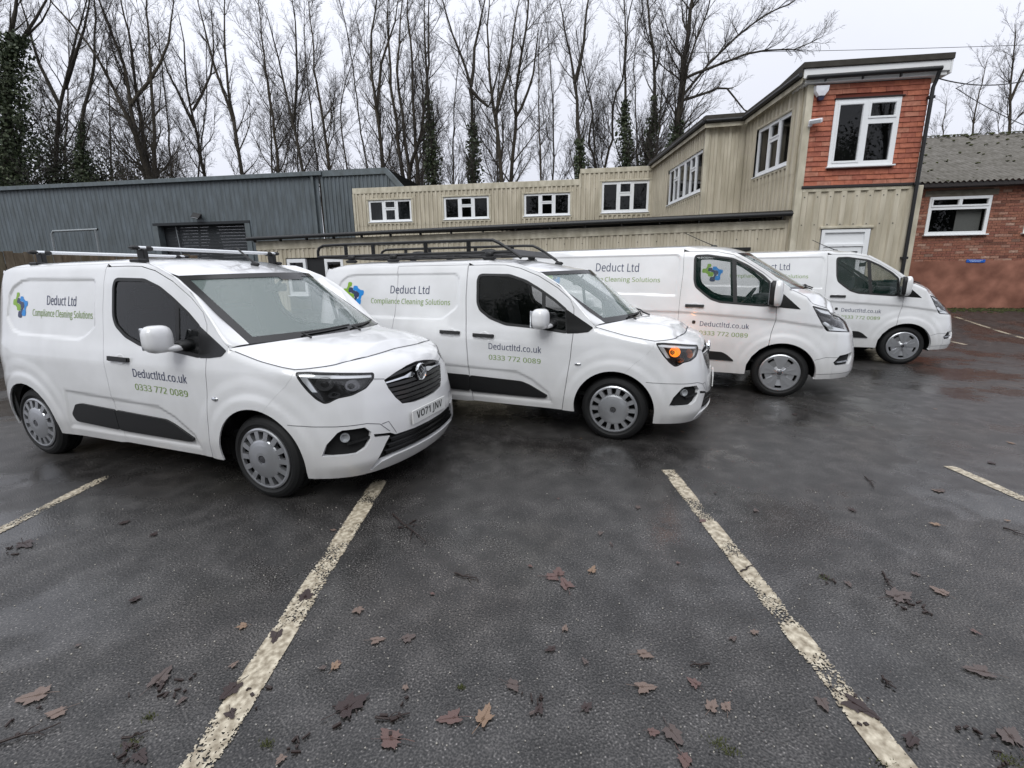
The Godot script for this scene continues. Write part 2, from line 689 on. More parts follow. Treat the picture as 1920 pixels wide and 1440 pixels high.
func wheel(kind: String, r: float, width: float, rim: float, sg: float) -> Node3D:
	var w := Node3D.new()
	w.name = "wheel"
	var b := Basis(Vector3(1, 0, 0), Vector3(0, 0, 1) * sg, Vector3(0, -1, 0) * sg)   # y of the lathe points outwards
	var mb := MB.new()
	var h := width * 0.5
	mb.lathe([Vector2(rim - 0.02, -h), Vector2(r - 0.05, -h), Vector2(r - 0.014, -h + 0.02), Vector2(r, -h + 0.045), Vector2(r, -h + 0.07), Vector2(r - 0.008, -h + 0.072), Vector2(r - 0.008, -h + 0.08), Vector2(r, -h + 0.082), Vector2(r, h - 0.082), Vector2(r - 0.008, h - 0.08), Vector2(r - 0.008, h - 0.072), Vector2(r, h - 0.07), Vector2(r - 0.003, h - 0.045), Vector2(r - 0.016, h - 0.02), Vector2(r - 0.04, h - 0.004), Vector2(r - 0.06, h + 0.001), Vector2(rim + 0.025, h - 0.004), Vector2(rim + 0.004, h - 0.014), Vector2(rim - 0.01, h - 0.03)], Vector3.ZERO, b, 48)
	for k in 60:
		var a := TAU * k / 60.0
		mb.sector(Vector3.ZERO, b, r - 0.016, r + 0.001, a, a + 0.07, h - 0.026, h - 0.05, 0.02, 1)
	part("tyre", mb, M.rubber, w)
	var dark := MB.new()
	dark.lathe([Vector2(rim, h - 0.03), Vector2(rim - 0.03, h - 0.06), Vector2(0.0, h - 0.06)], Vector3.ZERO, b, 32)
	part("rim", dark, M.black_soft, w)
	var c := MB.new()
	if kind == "slots":
		c.lathe([Vector2(rim + 0.004, h - 0.012), Vector2(rim + 0.003, h - 0.002), Vector2(rim - 0.008, h + 0.004), Vector2(rim - 0.020, h + 0.002), Vector2(rim - 0.022, h - 0.02)], Vector3.ZERO, b, 56)
		c.lathe([Vector2(rim - 0.078, h - 0.03), Vector2(rim - 0.08, h - 0.002), Vector2(rim - 0.086, h + 0.006), Vector2(rim - 0.10, h + 0.011), Vector2(rim - 0.125, h + 0.017), Vector2(rim - 0.15, h + 0.021), Vector2(0.055, h + 0.024), Vector2(0.034, h + 0.024), Vector2(0.033, h + 0.012), Vector2(0.0, h + 0.012)], Vector3.ZERO, b, 56)
		for k in 14:
			var a := TAU * k / 14.0
			c.sector(Vector3.ZERO, b, rim - 0.085, rim - 0.012, a - 0.125, a + 0.125, h + 0.007, h + 0.001, 0.034, 3, 0.03)
	else:
		c.lathe([Vector2(rim + 0.006, h - 0.012), Vector2(rim + 0.005, h), Vector2(rim - 0.008, h + 0.006), Vector2(rim - 0.030, h + 0.004), Vector2(rim - 0.034, h - 0.02)], Vector3.ZERO, b, 60)
		c.lathe([Vector2(rim - 0.06, h - 0.02), Vector2(rim - 0.064, h + 0.002), Vector2(0.13, h - 0.006), Vector2(0.09, h - 0.012), Vector2(0.055, h + 0.0), Vector2(0.042, h + 0.010), Vector2(0.038, h + 0.004), Vector2(0.030, h + 0.004), Vector2(0.026, h + 0.008), Vector2(0.0, h + 0.010)], Vector3.ZERO, b, 60)
		for k in 5:
			var a := TAU * k / 5.0 + PI / 2 + PI / 5
			c.sector(Vector3.ZERO, b, 0.05, rim - 0.024, a - 0.36, a + 0.36, h + 0.008, h + 0.008, 0.03, 6, -0.06)
			c.sector(Vector3.ZERO, b, 0.07, rim - 0.05, a - 0.05, a + 0.05, h + 0.010, h + 0.016, 0.014, 2, -0.02)
	part("hubcap", c, M.silver, w)
	var badge := MB.new()
	badge.lathe([Vector2(0.03, h + 0.010), Vector2(0.026, h + 0.020 if kind == "slots" else h + 0.012), Vector2(0.0, h + (0.021 if kind == "slots" else 0.013))], Vector3.ZERO, b, 20)
	part("hub_cap_badge", badge, M.dark_chrome, w)
	return w


# everything both kinds of van share; q is the description
func make_van(q: Dictionary, label: String, called := "panel_van") -> Node3D:
	var root := thing(called, label, "van", "white panel vans parked in a row")
	var k := Shell.new()
	k.wheels = [Vector2(0, q.hub), Vector2(-q.base, q.hub)]
	k.arch = q.arch
	k.front_from = q.phi.x; k.front_to = q.phi.y
	k.rear_from = q.rear_phi.x; k.rear_to = q.rear_phi.y
	k.edge = P2(q.edge)
	k.shoulder_from = q.cowl
	if q.has("crease"): k.crease = P2(q.crease)
	k.setup(q.plan, q.ins_side, q.ins_front, q.ins_rear)
	for e in q.press: k.press(P2(e[0]), e[1], e[2])
	var sm := k.s_max
	for hname in ["grille", "lower_grille"]:
		if q.has(hname): q[hname] = to_middle(q[hname], sm)
	for e in q.slats: e[0] = to_middle(e[0], sm)
	var edge_line := func(a: float, b: float, n: int) -> Array:
		var r := []
		for i in n + 1:
			var s := lerpf(a, b, float(i) / n)
			r.append(Vector2(s, Shell.along(k.edge, s)))
		return r
	var arch_line := func(cx: float, a0: float, a1: float) -> Array:
		var r := []
		for i in 17:
			var a := lerpf(a0, a1, i / 16.0)
			r.append(Vector2(cx + cos(a) * q.arch, q.hub + sin(a) * q.arch * q.arch_high))
		return r
	var low: float = q.sill
	var a_low := asin(clampf((low - q.hub) / (q.arch * q.arch_high), -1, 1))
	var window := soften(P2(q.window), 0.03)
	var sail := P2(q.sail)
	var door: PackedVector2Array = P2(q.door)
	var g := 0.0025
	# ---- sides
	for sg in [1.0, -1.0]:
		var cell := 0.018 if sg > 0 else 0.05
		# rear side: from the door back round the corner
		var back := PackedVector2Array()
		back.append(Vector2(k.s_min, low)); back.append(Vector2(-q.base - cos(a_low) * q.arch, low))
		for p in arch_line.call(-q.base, PI - a_low, a_low): back.append(p)
		back.append(Vector2(q.door[0], low))
		for p in P2(q.door_rear): back.append(p)
		for p in edge_line.call(q.door[0], k.s_min, 40): back.append(p)
		var mb := MB.new()
		var rest := back
		if q.has("slider") :
			var sl := P2(q.slider)
			k.panel(mb, grown(back, -g * 0.5), [grown(sl, g)], 0, 0.012, sg, cell)
			var sd := MB.new()
			k.panel(sd, grown(sl, -g), [], 0, 0.012, sg, cell)
			var sdo := part("sliding_door", sd, M.paint, root)
			var hb := MB.new(); var hc := MB.new()
			handle(k, hb, hc, q.slider_handle.x, q.slider_handle.y, sg)
			part("handle", hb, M.black, sdo); part("handle_cup", hc, M.paint, sdo)
		else:
			k.panel(mb, grown(back, -g * 0.5), [], 0, 0.012, sg, cell)
		part("side_panel", mb, M.paint, root)
		# front door
		var d := MB.new()
		k.panel(d, grown(door, -g), [grown(window, 0.004)], 0, 0.014, sg, cell)
		var dn := part("door", d, M.paint, root)
		var gl := MB.new()
		k.panel(gl, window, [], -0.006, 0, sg, 0.06)
		part("window", gl, M.glass_dark if q.wheel == "slots" else M.glass, dn)
		var rub := MB.new()
		k.panel(rub, grown(window, 0.012), [grown(window, -0.014)], 0.003, 0.012, sg, 0.05)
		for dv in q.dividers: k.ribbon(rub, dv, q.divider_width, 0.0, sg, 0.01)
		part("window_seal", rub, M.black, dn)
		var sa := MB.new()
		k.panel(sa, soften(sail, 0.012), [], 0.0035, 0.01, sg, 0.05)
		part("corner_trim", sa, M.gloss_black, dn)
		var h1 := MB.new(); var h2 := MB.new()
		handle(k, h1, h2, q.handle.x, q.handle.y, sg)
		part("handle", h1, M.black, dn); part("handle_cup", h2, M.paint, dn)
		if q.has("lock"):
			var lk := MB.new()
			k.panel(lk, blob([[q.lock.x, q.lock.y, 0.022, 0.0]])[0], [], 0.006, 0.008, sg, 0.03)
			part("deadlock", lk, M.black, dn)
		# wing, with the foot of the windscreen pillar
		var w := PackedVector2Array()
		for p in P2(q.wing_rear): w.append(p)
		for p in arch_line.call(0.0, PI - a_low if q.wing_from_sill else q.wing_angle, q.seam_angle): w.append(p)
		for p in P2(q.wing_front): w.append(p)
		for p in edge_line.call(q.wing_front[-2], q.wing_top, 24): w.append(p)
		var wb := MB.new()
		for piece in Geometry2D.clip_polygons(w, grown(door, g)):
			if absf(Shell.area(piece)) > 0.004: k.panel(wb, grown(piece, -0.001), [], 0, 0.012, sg, cell)
		part("wing", wb, M.paint, root)
		# rubbing strip
		for st in q.strips:
			var sb := MB.new()
			k.panel(sb, soften(P2(st), 0.025), [], 0.016, 0.016, sg, 0.04)
			part("side_moulding", sb, M.black, root)
		# dark lining behind the gaps
		var lin := MB.new()
		var lo := PackedVector2Array()
		lo.append(Vector2(q.rear_phi.x, low + 0.02)); lo.append(Vector2(-q.base - cos(a_low) * (q.arch + 0.02), low + 0.02))
		for p in arch_line.call(-q.base, PI - a_low, a_low): lo.append(Vector2(-q.base, q.hub) + (p - Vector2(-q.base, q.hub)) * 1.04)
		for p in arch_line.call(0.0, PI - a_low, 0.3): lo.append(Vector2(0, q.hub) + (p - Vector2(0, q.hub)) * 1.04)
		lo.append(Vector2(q.arch + 0.1, 0.6)); lo.append(Vector2(0.4, 0.8))
		for p in edge_line.call(0.0, q.rear_phi.x, 24): lo.append(p - Vector2(0, 0.05))
		k.panel(lin, lo, [grown(window, 0.02)], -0.026, 0, sg, 0.12)
		part("inner_lining", lin, M.black_soft, root)
		# wheel arch liners
		for cx in [0.0, -q.base]:
			var ar := MB.new()
			var rows := []
			for i in 25:
				var a := lerpf(-0.2, PI + 0.2, i / 24.0)
				var rr: float = q.arch + 0.012
				rows.append([Vector3(cx + cos(a) * rr, q.hub + sin(a) * rr * q.arch_high, sg * 0.52), Vector3(cx + cos(a) * rr, q.hub + sin(a) * rr * q.arch_high, sg * (q.half - 0.10))])
			ar.grid(rows, sg < 0)
			for i in 24:
				ar.tri(Vector3(cx, q.hub, sg * 0.52), rows[i][0], rows[i + 1][0])
			part("wheel_arch", ar, M.black_soft, root)
		# wheels
		for cx in [0.0, -q.base]:
			var wl := wheel(q.wheel, q.tyre, q.tyre_width, q.rim, sg)
			wl.position = Vector3(cx, q.tyre - 0.008, sg * q.track)
			root.add_child(wl, true)
	# ---- top: roof, pillars, screen, bonnet
	var B := func(s: float) -> Vector3: return lerp_table(q.inner, s)
	var C := func(s: float) -> Vector3: return lerp_table(q.centre, s)
	var cross := func(s: float, w: float) -> Vector3:    # w from 0 at the middle to 1 at the inner line
		var b: Vector3 = B.call(s); var c: Vector3 = C.call(s)
		return Vector3(lerpf(c.x, b.x, w * w), lerpf(c.y, b.y, w * w), b.z * w)
	var bend := func(s: float, t: float) -> Vector3:     # t from 0 at the inner line to 1 at the edge of the side
		var a: Vector3 = k.pos(s, Shell.along(k.edge, s)); var b: Vector3 = B.call(s); var c: Vector3 = C.call(s)
		var slope := 2.0 * (c.y - b.y) / b.z
		var qy := b.y - slope * (a.z - b.z) * 0.7
		var ctrl := Vector3(lerpf(a.x, b.x, 0.4), maxf(qy, a.y + 0.01), a.z - maxf(qy - a.y, 0.0) * 0.35)
		return b.lerp(ctrl, t).lerp(ctrl.lerp(a, t), t)
	var top: float = q.screen_top
	var rows := []
	for i in 41:
		var s := lerpf(q.roof_rear, top, i / 40.0)
		var row := []
		for j in 41:
			var t := j / 20.0 - 1.0
			var p: Vector3 = cross.call(s, absf(t) / 0.72) if absf(t) <= 0.72 else bend.call(s, (absf(t) - 0.72) / 0.28)
			if q.has("roof_ribs") and absf(t) < 0.6 and s < top - 0.35:
				p.y += 0.006 * smoothstep(0.5, 0.9, sin(absf(p.z) * TAU / 0.26)) * smoothstep(top - 0.35, top - 0.55, s)
			row.append(Vector3(p.x, p.y, p.z * (1.0 if t < 0 else -1.0)))
		rows.append(row)
	var roof := MB.new()
	roof.grid(rows)
	var rear_row: Array = rows[0]
	for sg in [1.0, -1.0]:
		var strip := []
		for i in 13:
			var s := lerpf(q.roof_rear, k.s_min, i / 12.0)
			var e := k.pos(s, Shell.along(k.edge, s))
			var y := rear_row[20].y as float
			for j in 40:
				if (rear_row[j].z - e.z) * (rear_row[j + 1].z - e.z) <= 0:
					y = lerpf(rear_row[j].y, rear_row[j + 1].y, clampf((e.z - rear_row[j].z) / minf(rear_row[j + 1].z - rear_row[j].z, -1e-5), 0, 1)); break
			var x := rear_row[20].x as float
			strip.append([Vector3(e.x, e.y, e.z * sg), Vector3(lerpf(e.x, x, 0.45), y - 0.02, e.z * sg), Vector3(maxf(x, e.x + 0.02), y, e.z * sg)])
		roof.grid(strip, sg > 0)
	part("roof", roof, M.paint, root)
	var lining := MB.new()
	var lrows := []
	for i in 9:
		var s := lerpf(q.roof_rear, top - 0.02, i / 8.0)
		lrows.append([cross.call(s, 1.0) - Vector3(0, 0.03, 0), cross.call(s, 0.0) - Vector3(0, 0.03, 0), cross.call(s, 1.0) * Vector3(1, 1, -1) - Vector3(0, 0.03, 0)])
	lining.grid(lrows, true)
	part("headlining", lining, M.grey_cloth, root)
	for sg in [1.0, -1.0]:
		var pil := MB.new()
		var pr := []
		for i in 25:
			var s := lerpf(top, q.cowl, i / 24.0)
			var row := []
			for j in 9:
				var p: Vector3 = bend.call(s, j / 8.0)
				row.append(Vector3(p.x, p.y, p.z * sg))
			pr.append(row)
		pil.grid(pr, sg > 0)
		part("windscreen_pillar", pil, M.paint, root)
	var scr := MB.new(); var frit := MB.new()
	var sgrid := func(u0: float, u1: float, w0: float, w1: float, nu: int, nw: int, lift: float) -> Array:
		var r := []
		for i in nu + 1:
			var row := []
			for j in nw + 1:
				var w := lerpf(w0, w1, float(j) / nw)
				var s := lerpf(q.cowl, top, lerpf(u0, u1, float(i) / nu))
				var p: Vector3 = cross.call(s, absf(w))
				row.append(Vector3(p.x + lift * 0.7, p.y + lift * 0.7, p.z * signf(w)))
			r.append(row)
		return r
	scr.grid(sgrid.call(0.0, 1.0, -1.0, 1.0, 16, 24, -0.004)); scr.grid(sgrid.call(0.0, 1.0, -0.995, 0.995, 16, 24, -0.011))   # outer and inner face
	frit.grid(sgrid.call(-0.01, 0.085, -1.0, 1.0, 2, 24, 0.0)); frit.grid(sgrid.call(0.93, 1.0, -1.0, 1.0, 2, 24, 0.0))
	frit.grid(sgrid.call(0.085, 0.93, -1.0, -0.93, 12, 2, 0.0)); frit.grid(sgrid.call(0.085, 0.93, 0.93, 1.0, 12, 2, 0.0))
	frit.grid(sgrid.call(0.88, 0.93, -0.18, 0.18, 2, 4, 0.0))
	var sc := part("windscreen", scr, M.screen, root)
	part("screen_border", frit, M.frit, sc)
	for j in 2:
		var wip := MB.new()
		var w0: float = [0.55, -0.1][j]
		var p0: Vector3 = sgrid.call(0.0, 1.0, w0, w0 + 0.01, 1, 1, 0.03)[0][0]
		var line := PackedVector3Array([p0 + Vector3(0.05, -0.02, 0)])
		for i in 7:
			var t := i / 6.0
			line.append(sgrid.call(0.04 + 0.03 * t, 1.0, w0 - 0.62 * t, 1.0, 1, 1, 0.018)[0][0])
		var rr := PackedFloat32Array(); rr.resize(line.size()); rr.fill(0.009)
		wip.tube(line, rr, 5, true)
		part("wiper", wip, M.black, root)
	# bonnet
	var bon := MB.new()
	var br := []
	var bonnet_mid: Array = q.bonnet.duplicate()
	bonnet_mid.append([1.0, k.pos(sm, Shell.along(k.edge, sm))])
	for i in 37:
		var s := lerpf(q.cowl, sm, i / 36.0)
		var a := k.pos(s, Shell.along(k.edge, s))
		var c := lerp_table(bonnet_mid, (s - q.cowl) / (sm - q.cowl))
		var row := []
		for j in 33:
			var t := j / 16.0 - 1.0
			var w := absf(t)
			var p := Vector3(lerpf(c.x, a.x, pow(w, q.bonnet_bow)), lerpf(c.y, a.y, pow(w, 2.6)), a.z * -t)
			var ridge := smoothstep(0.10, 0.03, absf(absf(p.z) - lerpf(0.52, 0.40, i / 36.0))) * 0.008 * sin(PI * clampf(i / 34.0, 0, 1))
			row.append(p + Vector3(0, ridge, 0))
		br.append(row)
	bon.grid(br)
	part("bonnet", bon, M.paint, root)
	var shut := MB.new()
	for sg in [1.0, -1.0]:
		k.ribbon(shut, edge_line.call(q.cowl, sm - 0.001, 40), 0.0045, 0.002, sg)
	for e in q.seams:
		var l := []
		for p in P2(e): l.append(p)
		for sg in [1.0, -1.0]: k.ribbon(shut, l, 0.0045, 0.0015, sg)
	part("shut_line", shut, M.seam, root)
	# ---- front bumper with its openings
	var bump := PackedVector2Array()
	for p in P2(q.bumper_low): bump.append(p)
	bump.append(Vector2(sm, q.bumper_low[-1]))
	bump.append(Vector2(sm, Shell.along(k.edge, sm)))
	for p in edge_line.call(sm - 0.01, q.wing_front[-2], 30): bump.append(p)
	var wf := P2(q.wing_front); wf.reverse()
	for i in range(1, wf.size()): bump.append(wf[i])
	for p in arch_line.call(0.0, q.seam_angle, a_low): bump.append(p)
	var fb := MB.new()
	var head := soften(P2(q.headlight), 0.02)
	var holes := [head]
	for hname in ["grille", "lower_grille", "fog_recess"]:
		if q.has(hname): holes.append(P2(q[hname]))
	for sg in [1.0, -1.0]:
		k.panel(fb, bump, holes, 0, 0.045, sg, 0.026)
	var fbo := part("front_bumper", fb, M.paint, root)
	var dark := MB.new()
	for sg in [1.0, -1.0]:
		for hname in ["grille", "lower_grille", "fog_recess"]:
			if q.has(hname): k.panel(dark, grown(P2(q[hname]), 0.012), [], -0.038, 0, sg, 0.05)
	part("grille_backing", dark, M.black_soft, fbo)
	if q.has("fins"):
		for e in q.fins:
			for sg in [1.0, -1.0]:
				var fm := MB.new()
				k.panel(fm, P2(e[0]), [], e[1], 0.03, sg, 0.04)
				part(e[2], fm, M[e[3]], fbo)
	var slat := []
	for e in q.slats:
		var ln := []
		for p in P2(e[0]): ln.append(p)
		var sb := MB.new()
		for sg in [1.0, -1.0]: k.ribbon(sb, ln, e[1], e[2], sg, 0.03)
		part("slat", sb, M.gloss_black, fbo)
	for sg in [1.0, -1.0]:
		# headlamp: dark housing, bright strips and reflectors, clear cover
		var lit: bool = q.get("lit", false)
		var hd := MB.new()
		k.panel(hd, grown(head, 0.01), [], -0.05, 0, sg, 0.04)
		var hl := part("headlight", hd, M.lamp_house, root)
		var chrome := MB.new()
		for e in q.lamp_strips: k.panel(chrome, P2(e[0]), [], e[1], 0.02, sg, 0.03)
		part("light_strip", chrome, M.lamp_white, hl)
		for j in q.lamp_bowls.size():
			var e: Array = q.lamp_bowls[j]
			var refl := MB.new()
			var p := k.pos(e[0], e[1]); var nn := k.normal(e[0], e[1])
			p += nn * -0.012
			var f := Vector3(nn.x, nn.y, nn.z * sg).normalized()
			var sx := f.cross(Vector3.UP).normalized()
			# a bowl sunk into the lamp, with a bulb in it
			refl.lathe([Vector2(1.0, 0.0), Vector2(0.92, -0.012), Vector2(0.7, -0.03), Vector2(0.4, -0.042), Vector2(0.0, -0.046)], Vector3(p.x, p.y, p.z * sg), Basis(sx * e[2], f, sx.cross(f) * e[3]), 20)
			part("reflector", refl, M.lamp_amber if lit and j == 0 else (M.painted_glow_chrome if lit else M.dark_chrome), hl)  # lit van: the other bowls have the amber reflection painted into the chrome
		if lit:
			var p := k.pos(q.lamp_bowls[0][0], q.lamp_bowls[0][1]); var nn := k.normal(q.lamp_bowls[0][0], q.lamp_bowls[0][1])
			var o := OmniLight3D.new()
			o.name = "indicator_light"
			o.light_color = Color(1.0, 0.62, 0.25); o.light_energy = 0.004 if sg > 0 else 0.04; o.omni_range = 14.0; o.omni_attenuation = 2.0; o.light_size = 0.03; o.shadow_enabled = true
			p += nn * 0.03
			o.position = Vector3(p.x, p.y, p.z * sg)
			root.add_child(o, true)
		var cov := MB.new()
		k.panel(cov, grown(head, -0.003), [], -0.001, 0, sg, 0.035)
		part("lamp_cover", cov, M.clear, hl)
		var rimb := MB.new()
		k.panel(rimb, grown(head, 0.002), [grown(head, -0.008)], 0.0005, 0.02, sg, 0.04)
		part("lamp_rim", rimb, M.black, hl)
		if q.has("fog_lamp"):
			var fl := MB.new()
			var p := k.pos(q.fog_lamp.x, q.fog_lamp.y) ; var nn := k.normal(q.fog_lamp.x, q.fog_lamp.y)
			p -= nn * 0.02
			var f := Vector3(nn.x, nn.y, nn.z * sg)
			var sx := f.cross(Vector3.UP).normalized()
			var bs := Basis(sx, f, sx.cross(f))
			fl.lathe([Vector2(0.034, -0.02), Vector2(0.033, 0.004), Vector2(0.028, 0.004), Vector2(0.026, -0.006), Vector2(0.012, -0.012), Vector2(0.0, -0.012)], Vector3(p.x, p.y, p.z * sg), bs, 20)
			part("fog_lamp", fl, M.lamp_glass, fbo)
	# ---- below and inside
	var un := MB.new()
	un.box(Vector3(-q.base * 0.5 - 0.1, q.sill + 0.07, 0), Vector3(q.base + 1.4, 0.16, 1.08))
	un.box(Vector3(-q.base * 0.5, q.sill + 0.08, 0), Vector3(q.base - 0.85, 0.12, q.half * 2 - 0.18))
	part("underbody", un, M.black_soft, root)
	interior(q, root, k)
	mirrors(q, root)
	var an := MB.new()
	var ap: Vector3 = q.antenna[0]
	an.lump(ap, Vector3(0.05, 0.022, 0.02), 2.2)
	an.tube(PackedVector3Array([ap + Vector3(0, 0.01, 0), ap + (q.antenna[1] - ap) * 0.5, q.antenna[1]]), PackedFloat32Array([0.012, 0.009, 0.008] if q.wheel == "slots" else [0.008, 0.006, 0.005]), 6, true)
	part("antenna", an, M.black, root)
	root.set_meta("skin", k)
	return root


func handle(k: Shell, bar: MB, cup: MB, s: float, y: float, sg: float) -> void:
	var line := []
	for i in 9:
		line.append(Vector2(s + lerpf(-0.118, 0.118, i / 8.0), y + 0.004 - 0.006 * i / 8.0))
	k.ribbon(bar, line, 0.034, 0.026, sg, 0.02)
	for e in [-0.1, 0.1]:
		k.panel(bar, soften(P2([s + e - 0.02, y - 0.017, s + e + 0.02, y - 0.017, s + e + 0.02, y + 0.017, s + e - 0.02, y + 0.017]), 0.012), [], 0.02, 0.024, sg, 0.04)
	# the finger hollow behind it, a shallow dish with a raised rim
	var p := k.pos(s + 0.01, y); var nn := k.normal(s + 0.01, y)
	for j in 2:
		var rows := []
		for i in 13:
			var a := PI * i / 12.0 * (1 if j == 0 else -1)
			var row := []
			for m in 4:
				var rr: float = [1.0, 0.86, 0.72, 0.55][m]
				var l: float = [0.001, 0.004, 0.002, 0.0015][m]
				var e := k.pos(s + 0.005 + cos(a) * 0.06 * rr, y + sin(a) * 0.045 * rr) + nn * l
				row.append(Vector3(e.x, e.y, e.z * sg))
			rows.append(row)
		cup.grid(rows, (sg > 0) == (j == 0))


func interior(q: Dictionary, root: Node, k: Shell) -> void:
	var i := Node3D.new()
	i.name = "cab_interior"
	root.add_child(i)
	var f: Vector3 = q.cab          # x of the dash front, height of its top, x of the bulkhead
	var hw: float = q.half - 0.12
	var d := MB.new()
	var prof := [Vector2(f.x + 0.42, f.y - 0.04), Vector2(f.x + 0.05, f.y), Vector2(f.x - 0.05, f.y - 0.05), Vector2(f.x - 0.1, f.y - 0.2), Vector2(f.x + 0.05, f.y - 0.45), Vector2(f.x + 0.1, f.y - 0.7)]
	for j in prof.size() - 1:
		d.quad(Vector3(prof[j].x, prof[j].y, hw), Vector3(prof[j].x, prof[j].y, -hw), Vector3(prof[j + 1].x, prof[j + 1].y, -hw), Vector3(prof[j + 1].x, prof[j + 1].y, hw))
	d.lump(Vector3(f.x - 0.02, f.y + 0.01, hw * 0.5), Vector3(0.16, 0.06, 0.2), 3.0)
	part("dashboard", d, M.dash, i)
	var fl := MB.new()
	fl.box(Vector3((f.x + f.z) * 0.5, q.sill + 0.17, 0), Vector3(f.x - f.z + 0.8, 0.03, hw * 2))
	part("floor", fl, M.black_soft, i)
	var bk := MB.new()
	bk.box(Vector3(f.z - 0.03, (q.sill + q.roof_y) * 0.5, 0), Vector3(0.03, q.roof_y - q.sill - 0.15, q.half * 2 - 0.42))
	bk.box(Vector3(f.z - 0.03, q.sill + 0.45, 0), Vector3(0.028, 0.6, q.half * 2 - 0.14))
	part("bulkhead", bk, M.bulkhead, i)
	for e in ([[hw * 0.52, 0.5], [-hw * 0.45, 0.85]] if q.wheel != "slots" else [[hw * 0.5, 0.5], [-hw * 0.5, 0.5]]):
		var s := MB.new()
		var sx: float = f.z + 0.36
		var sy: float = q.seat
		s.soft_box(Vector3(sx, sy, e[0]), Vector3(0.5, 0.16, e[1]), 0.05, Basis(Vector3.BACK, 0.08))
		s.soft_box(Vector3(sx - 0.24, sy + 0.33, e[0]), Vector3(0.13, 0.62, e[1] * 0.95), 0.05, Basis(Vector3.BACK, 0.2))
		for hz in ([0.0] if e[1] < 0.6 else [-0.2, 0.2]):
			s.soft_box(Vector3(sx - 0.33, sy + 0.73, e[0] + hz), Vector3(0.09, 0.19, 0.26), 0.035, Basis(Vector3.BACK, 0.12))
		part("seat", s, M.seat, i)
	var w := MB.new()
	var o := Vector3(f.x - 0.26, f.y - 0.02, hw * 0.5)
	var b := Basis(Vector3.BACK, 0.95)
	var ring := PackedVector3Array(); var rr := PackedFloat32Array()
	for j in 25:
		var a := TAU * j / 24.0
		ring.append(o + b * Vector3(cos(a) * 0.185, 0, sin(a) * 0.185)); rr.append(0.016)
	w.tube(ring, rr, 8)
	w.lump(o - b * Vector3(0, 0.03, 0), Vector3(0.07, 0.04, 0.07), 2.4, b)
	for a in [0.0, 2.2, 4.1]:
		w.tube(PackedVector3Array([o - b * Vector3(0, 0.03, 0), o + b * Vector3(cos(a) * 0.18, 0, sin(a) * 0.18)]), PackedFloat32Array([0.025, 0.014]), 6)
	w.tube(PackedVector3Array([o - b * Vector3(0, 0.03, 0), o - b * Vector3(0, 0.3, 0)]), PackedFloat32Array([0.05, 0.06]), 8)
	part("steering_wheel", w, M.black, i)
	var rv := MB.new()
	rv.soft_box(q.rear_mirror, Vector3(0.03, 0.07, 0.24), 0.012)
	rv.tube(PackedVector3Array([q.rear_mirror, q.rear_mirror + Vector3(0.08, 0.07, 0)]), PackedFloat32Array([0.012, 0.012]), 6)
	part("rear_view_mirror", rv, M.black, i)


func mirrors(q: Dictionary, root: Node) -> void:
	for sg in [1.0, -1.0]:
		var c: Vector3 = q.mirror * Vector3(1, 1, sg)
		var m := MB.new(); var base := MB.new(); var gl := MB.new()
		var r: Vector3 = q.mirror_size
		var b := Basis(Vector3.UP, -0.16 * sg)
		if q.wheel == "slots":
			m.lump(c, r, 3.2, b, 28)
			m.lump(c + Vector3(0.03, -r.y * 0.72, -0.09 * sg), Vector3(r.x * 0.8, r.y * 0.26, 0.09), 3.0, b, 20)
			base.lump(c + Vector3(0.05, -r.y * 0.62, -0.175 * sg), Vector3(0.065, 0.042, 0.09), 2.6, Basis(), 18)
			base.lump(c + Vector3(0.10, -r.y * 0.6, -0.225 * sg), Vector3(0.12, 0.06, 0.035), 2.4, Basis(), 18)
			gl.soft_box(c + b * Vector3(-r.x * 0.97, 0.0, 0.0), Vector3(0.012, r.y * 1.6, r.z * 1.6), 0.004, b)
		else:
			m.lump(c + Vector3(0.04, 0, 0.01 * sg), Vector3(r.x * 0.75, r.y, r.z), 3.2, b, 28)
			base.lump(c + Vector3(-0.012, 0, 0), Vector3(r.x * 0.5, r.y * 0.97, r.z * 0.97), 4.0, b, 28)
			base.lump(c + Vector3(0.02, -r.y * 0.82, -0.12 * sg), Vector3(0.08, 0.05, 0.12), 2.6, Basis(), 18)
			gl.soft_box(c + b * Vector3(-0.012 - r.x * 0.5, 0.0, 0.0), Vector3(0.006, r.y * 1.7, r.z * 1.6), 0.002, b)
		var w := part("wing_mirror", m, M.paint, root)
		part("mirror_arm", base, M.black, w)
		part("mirror_glass", gl, M.chrome, w)


func put_van(o: Node3D, x: float, z: float, yaw: float) -> void:
	o.position = Vector3(x, 0, z)
	o.rotation.y = -deg_to_rad(yaw)


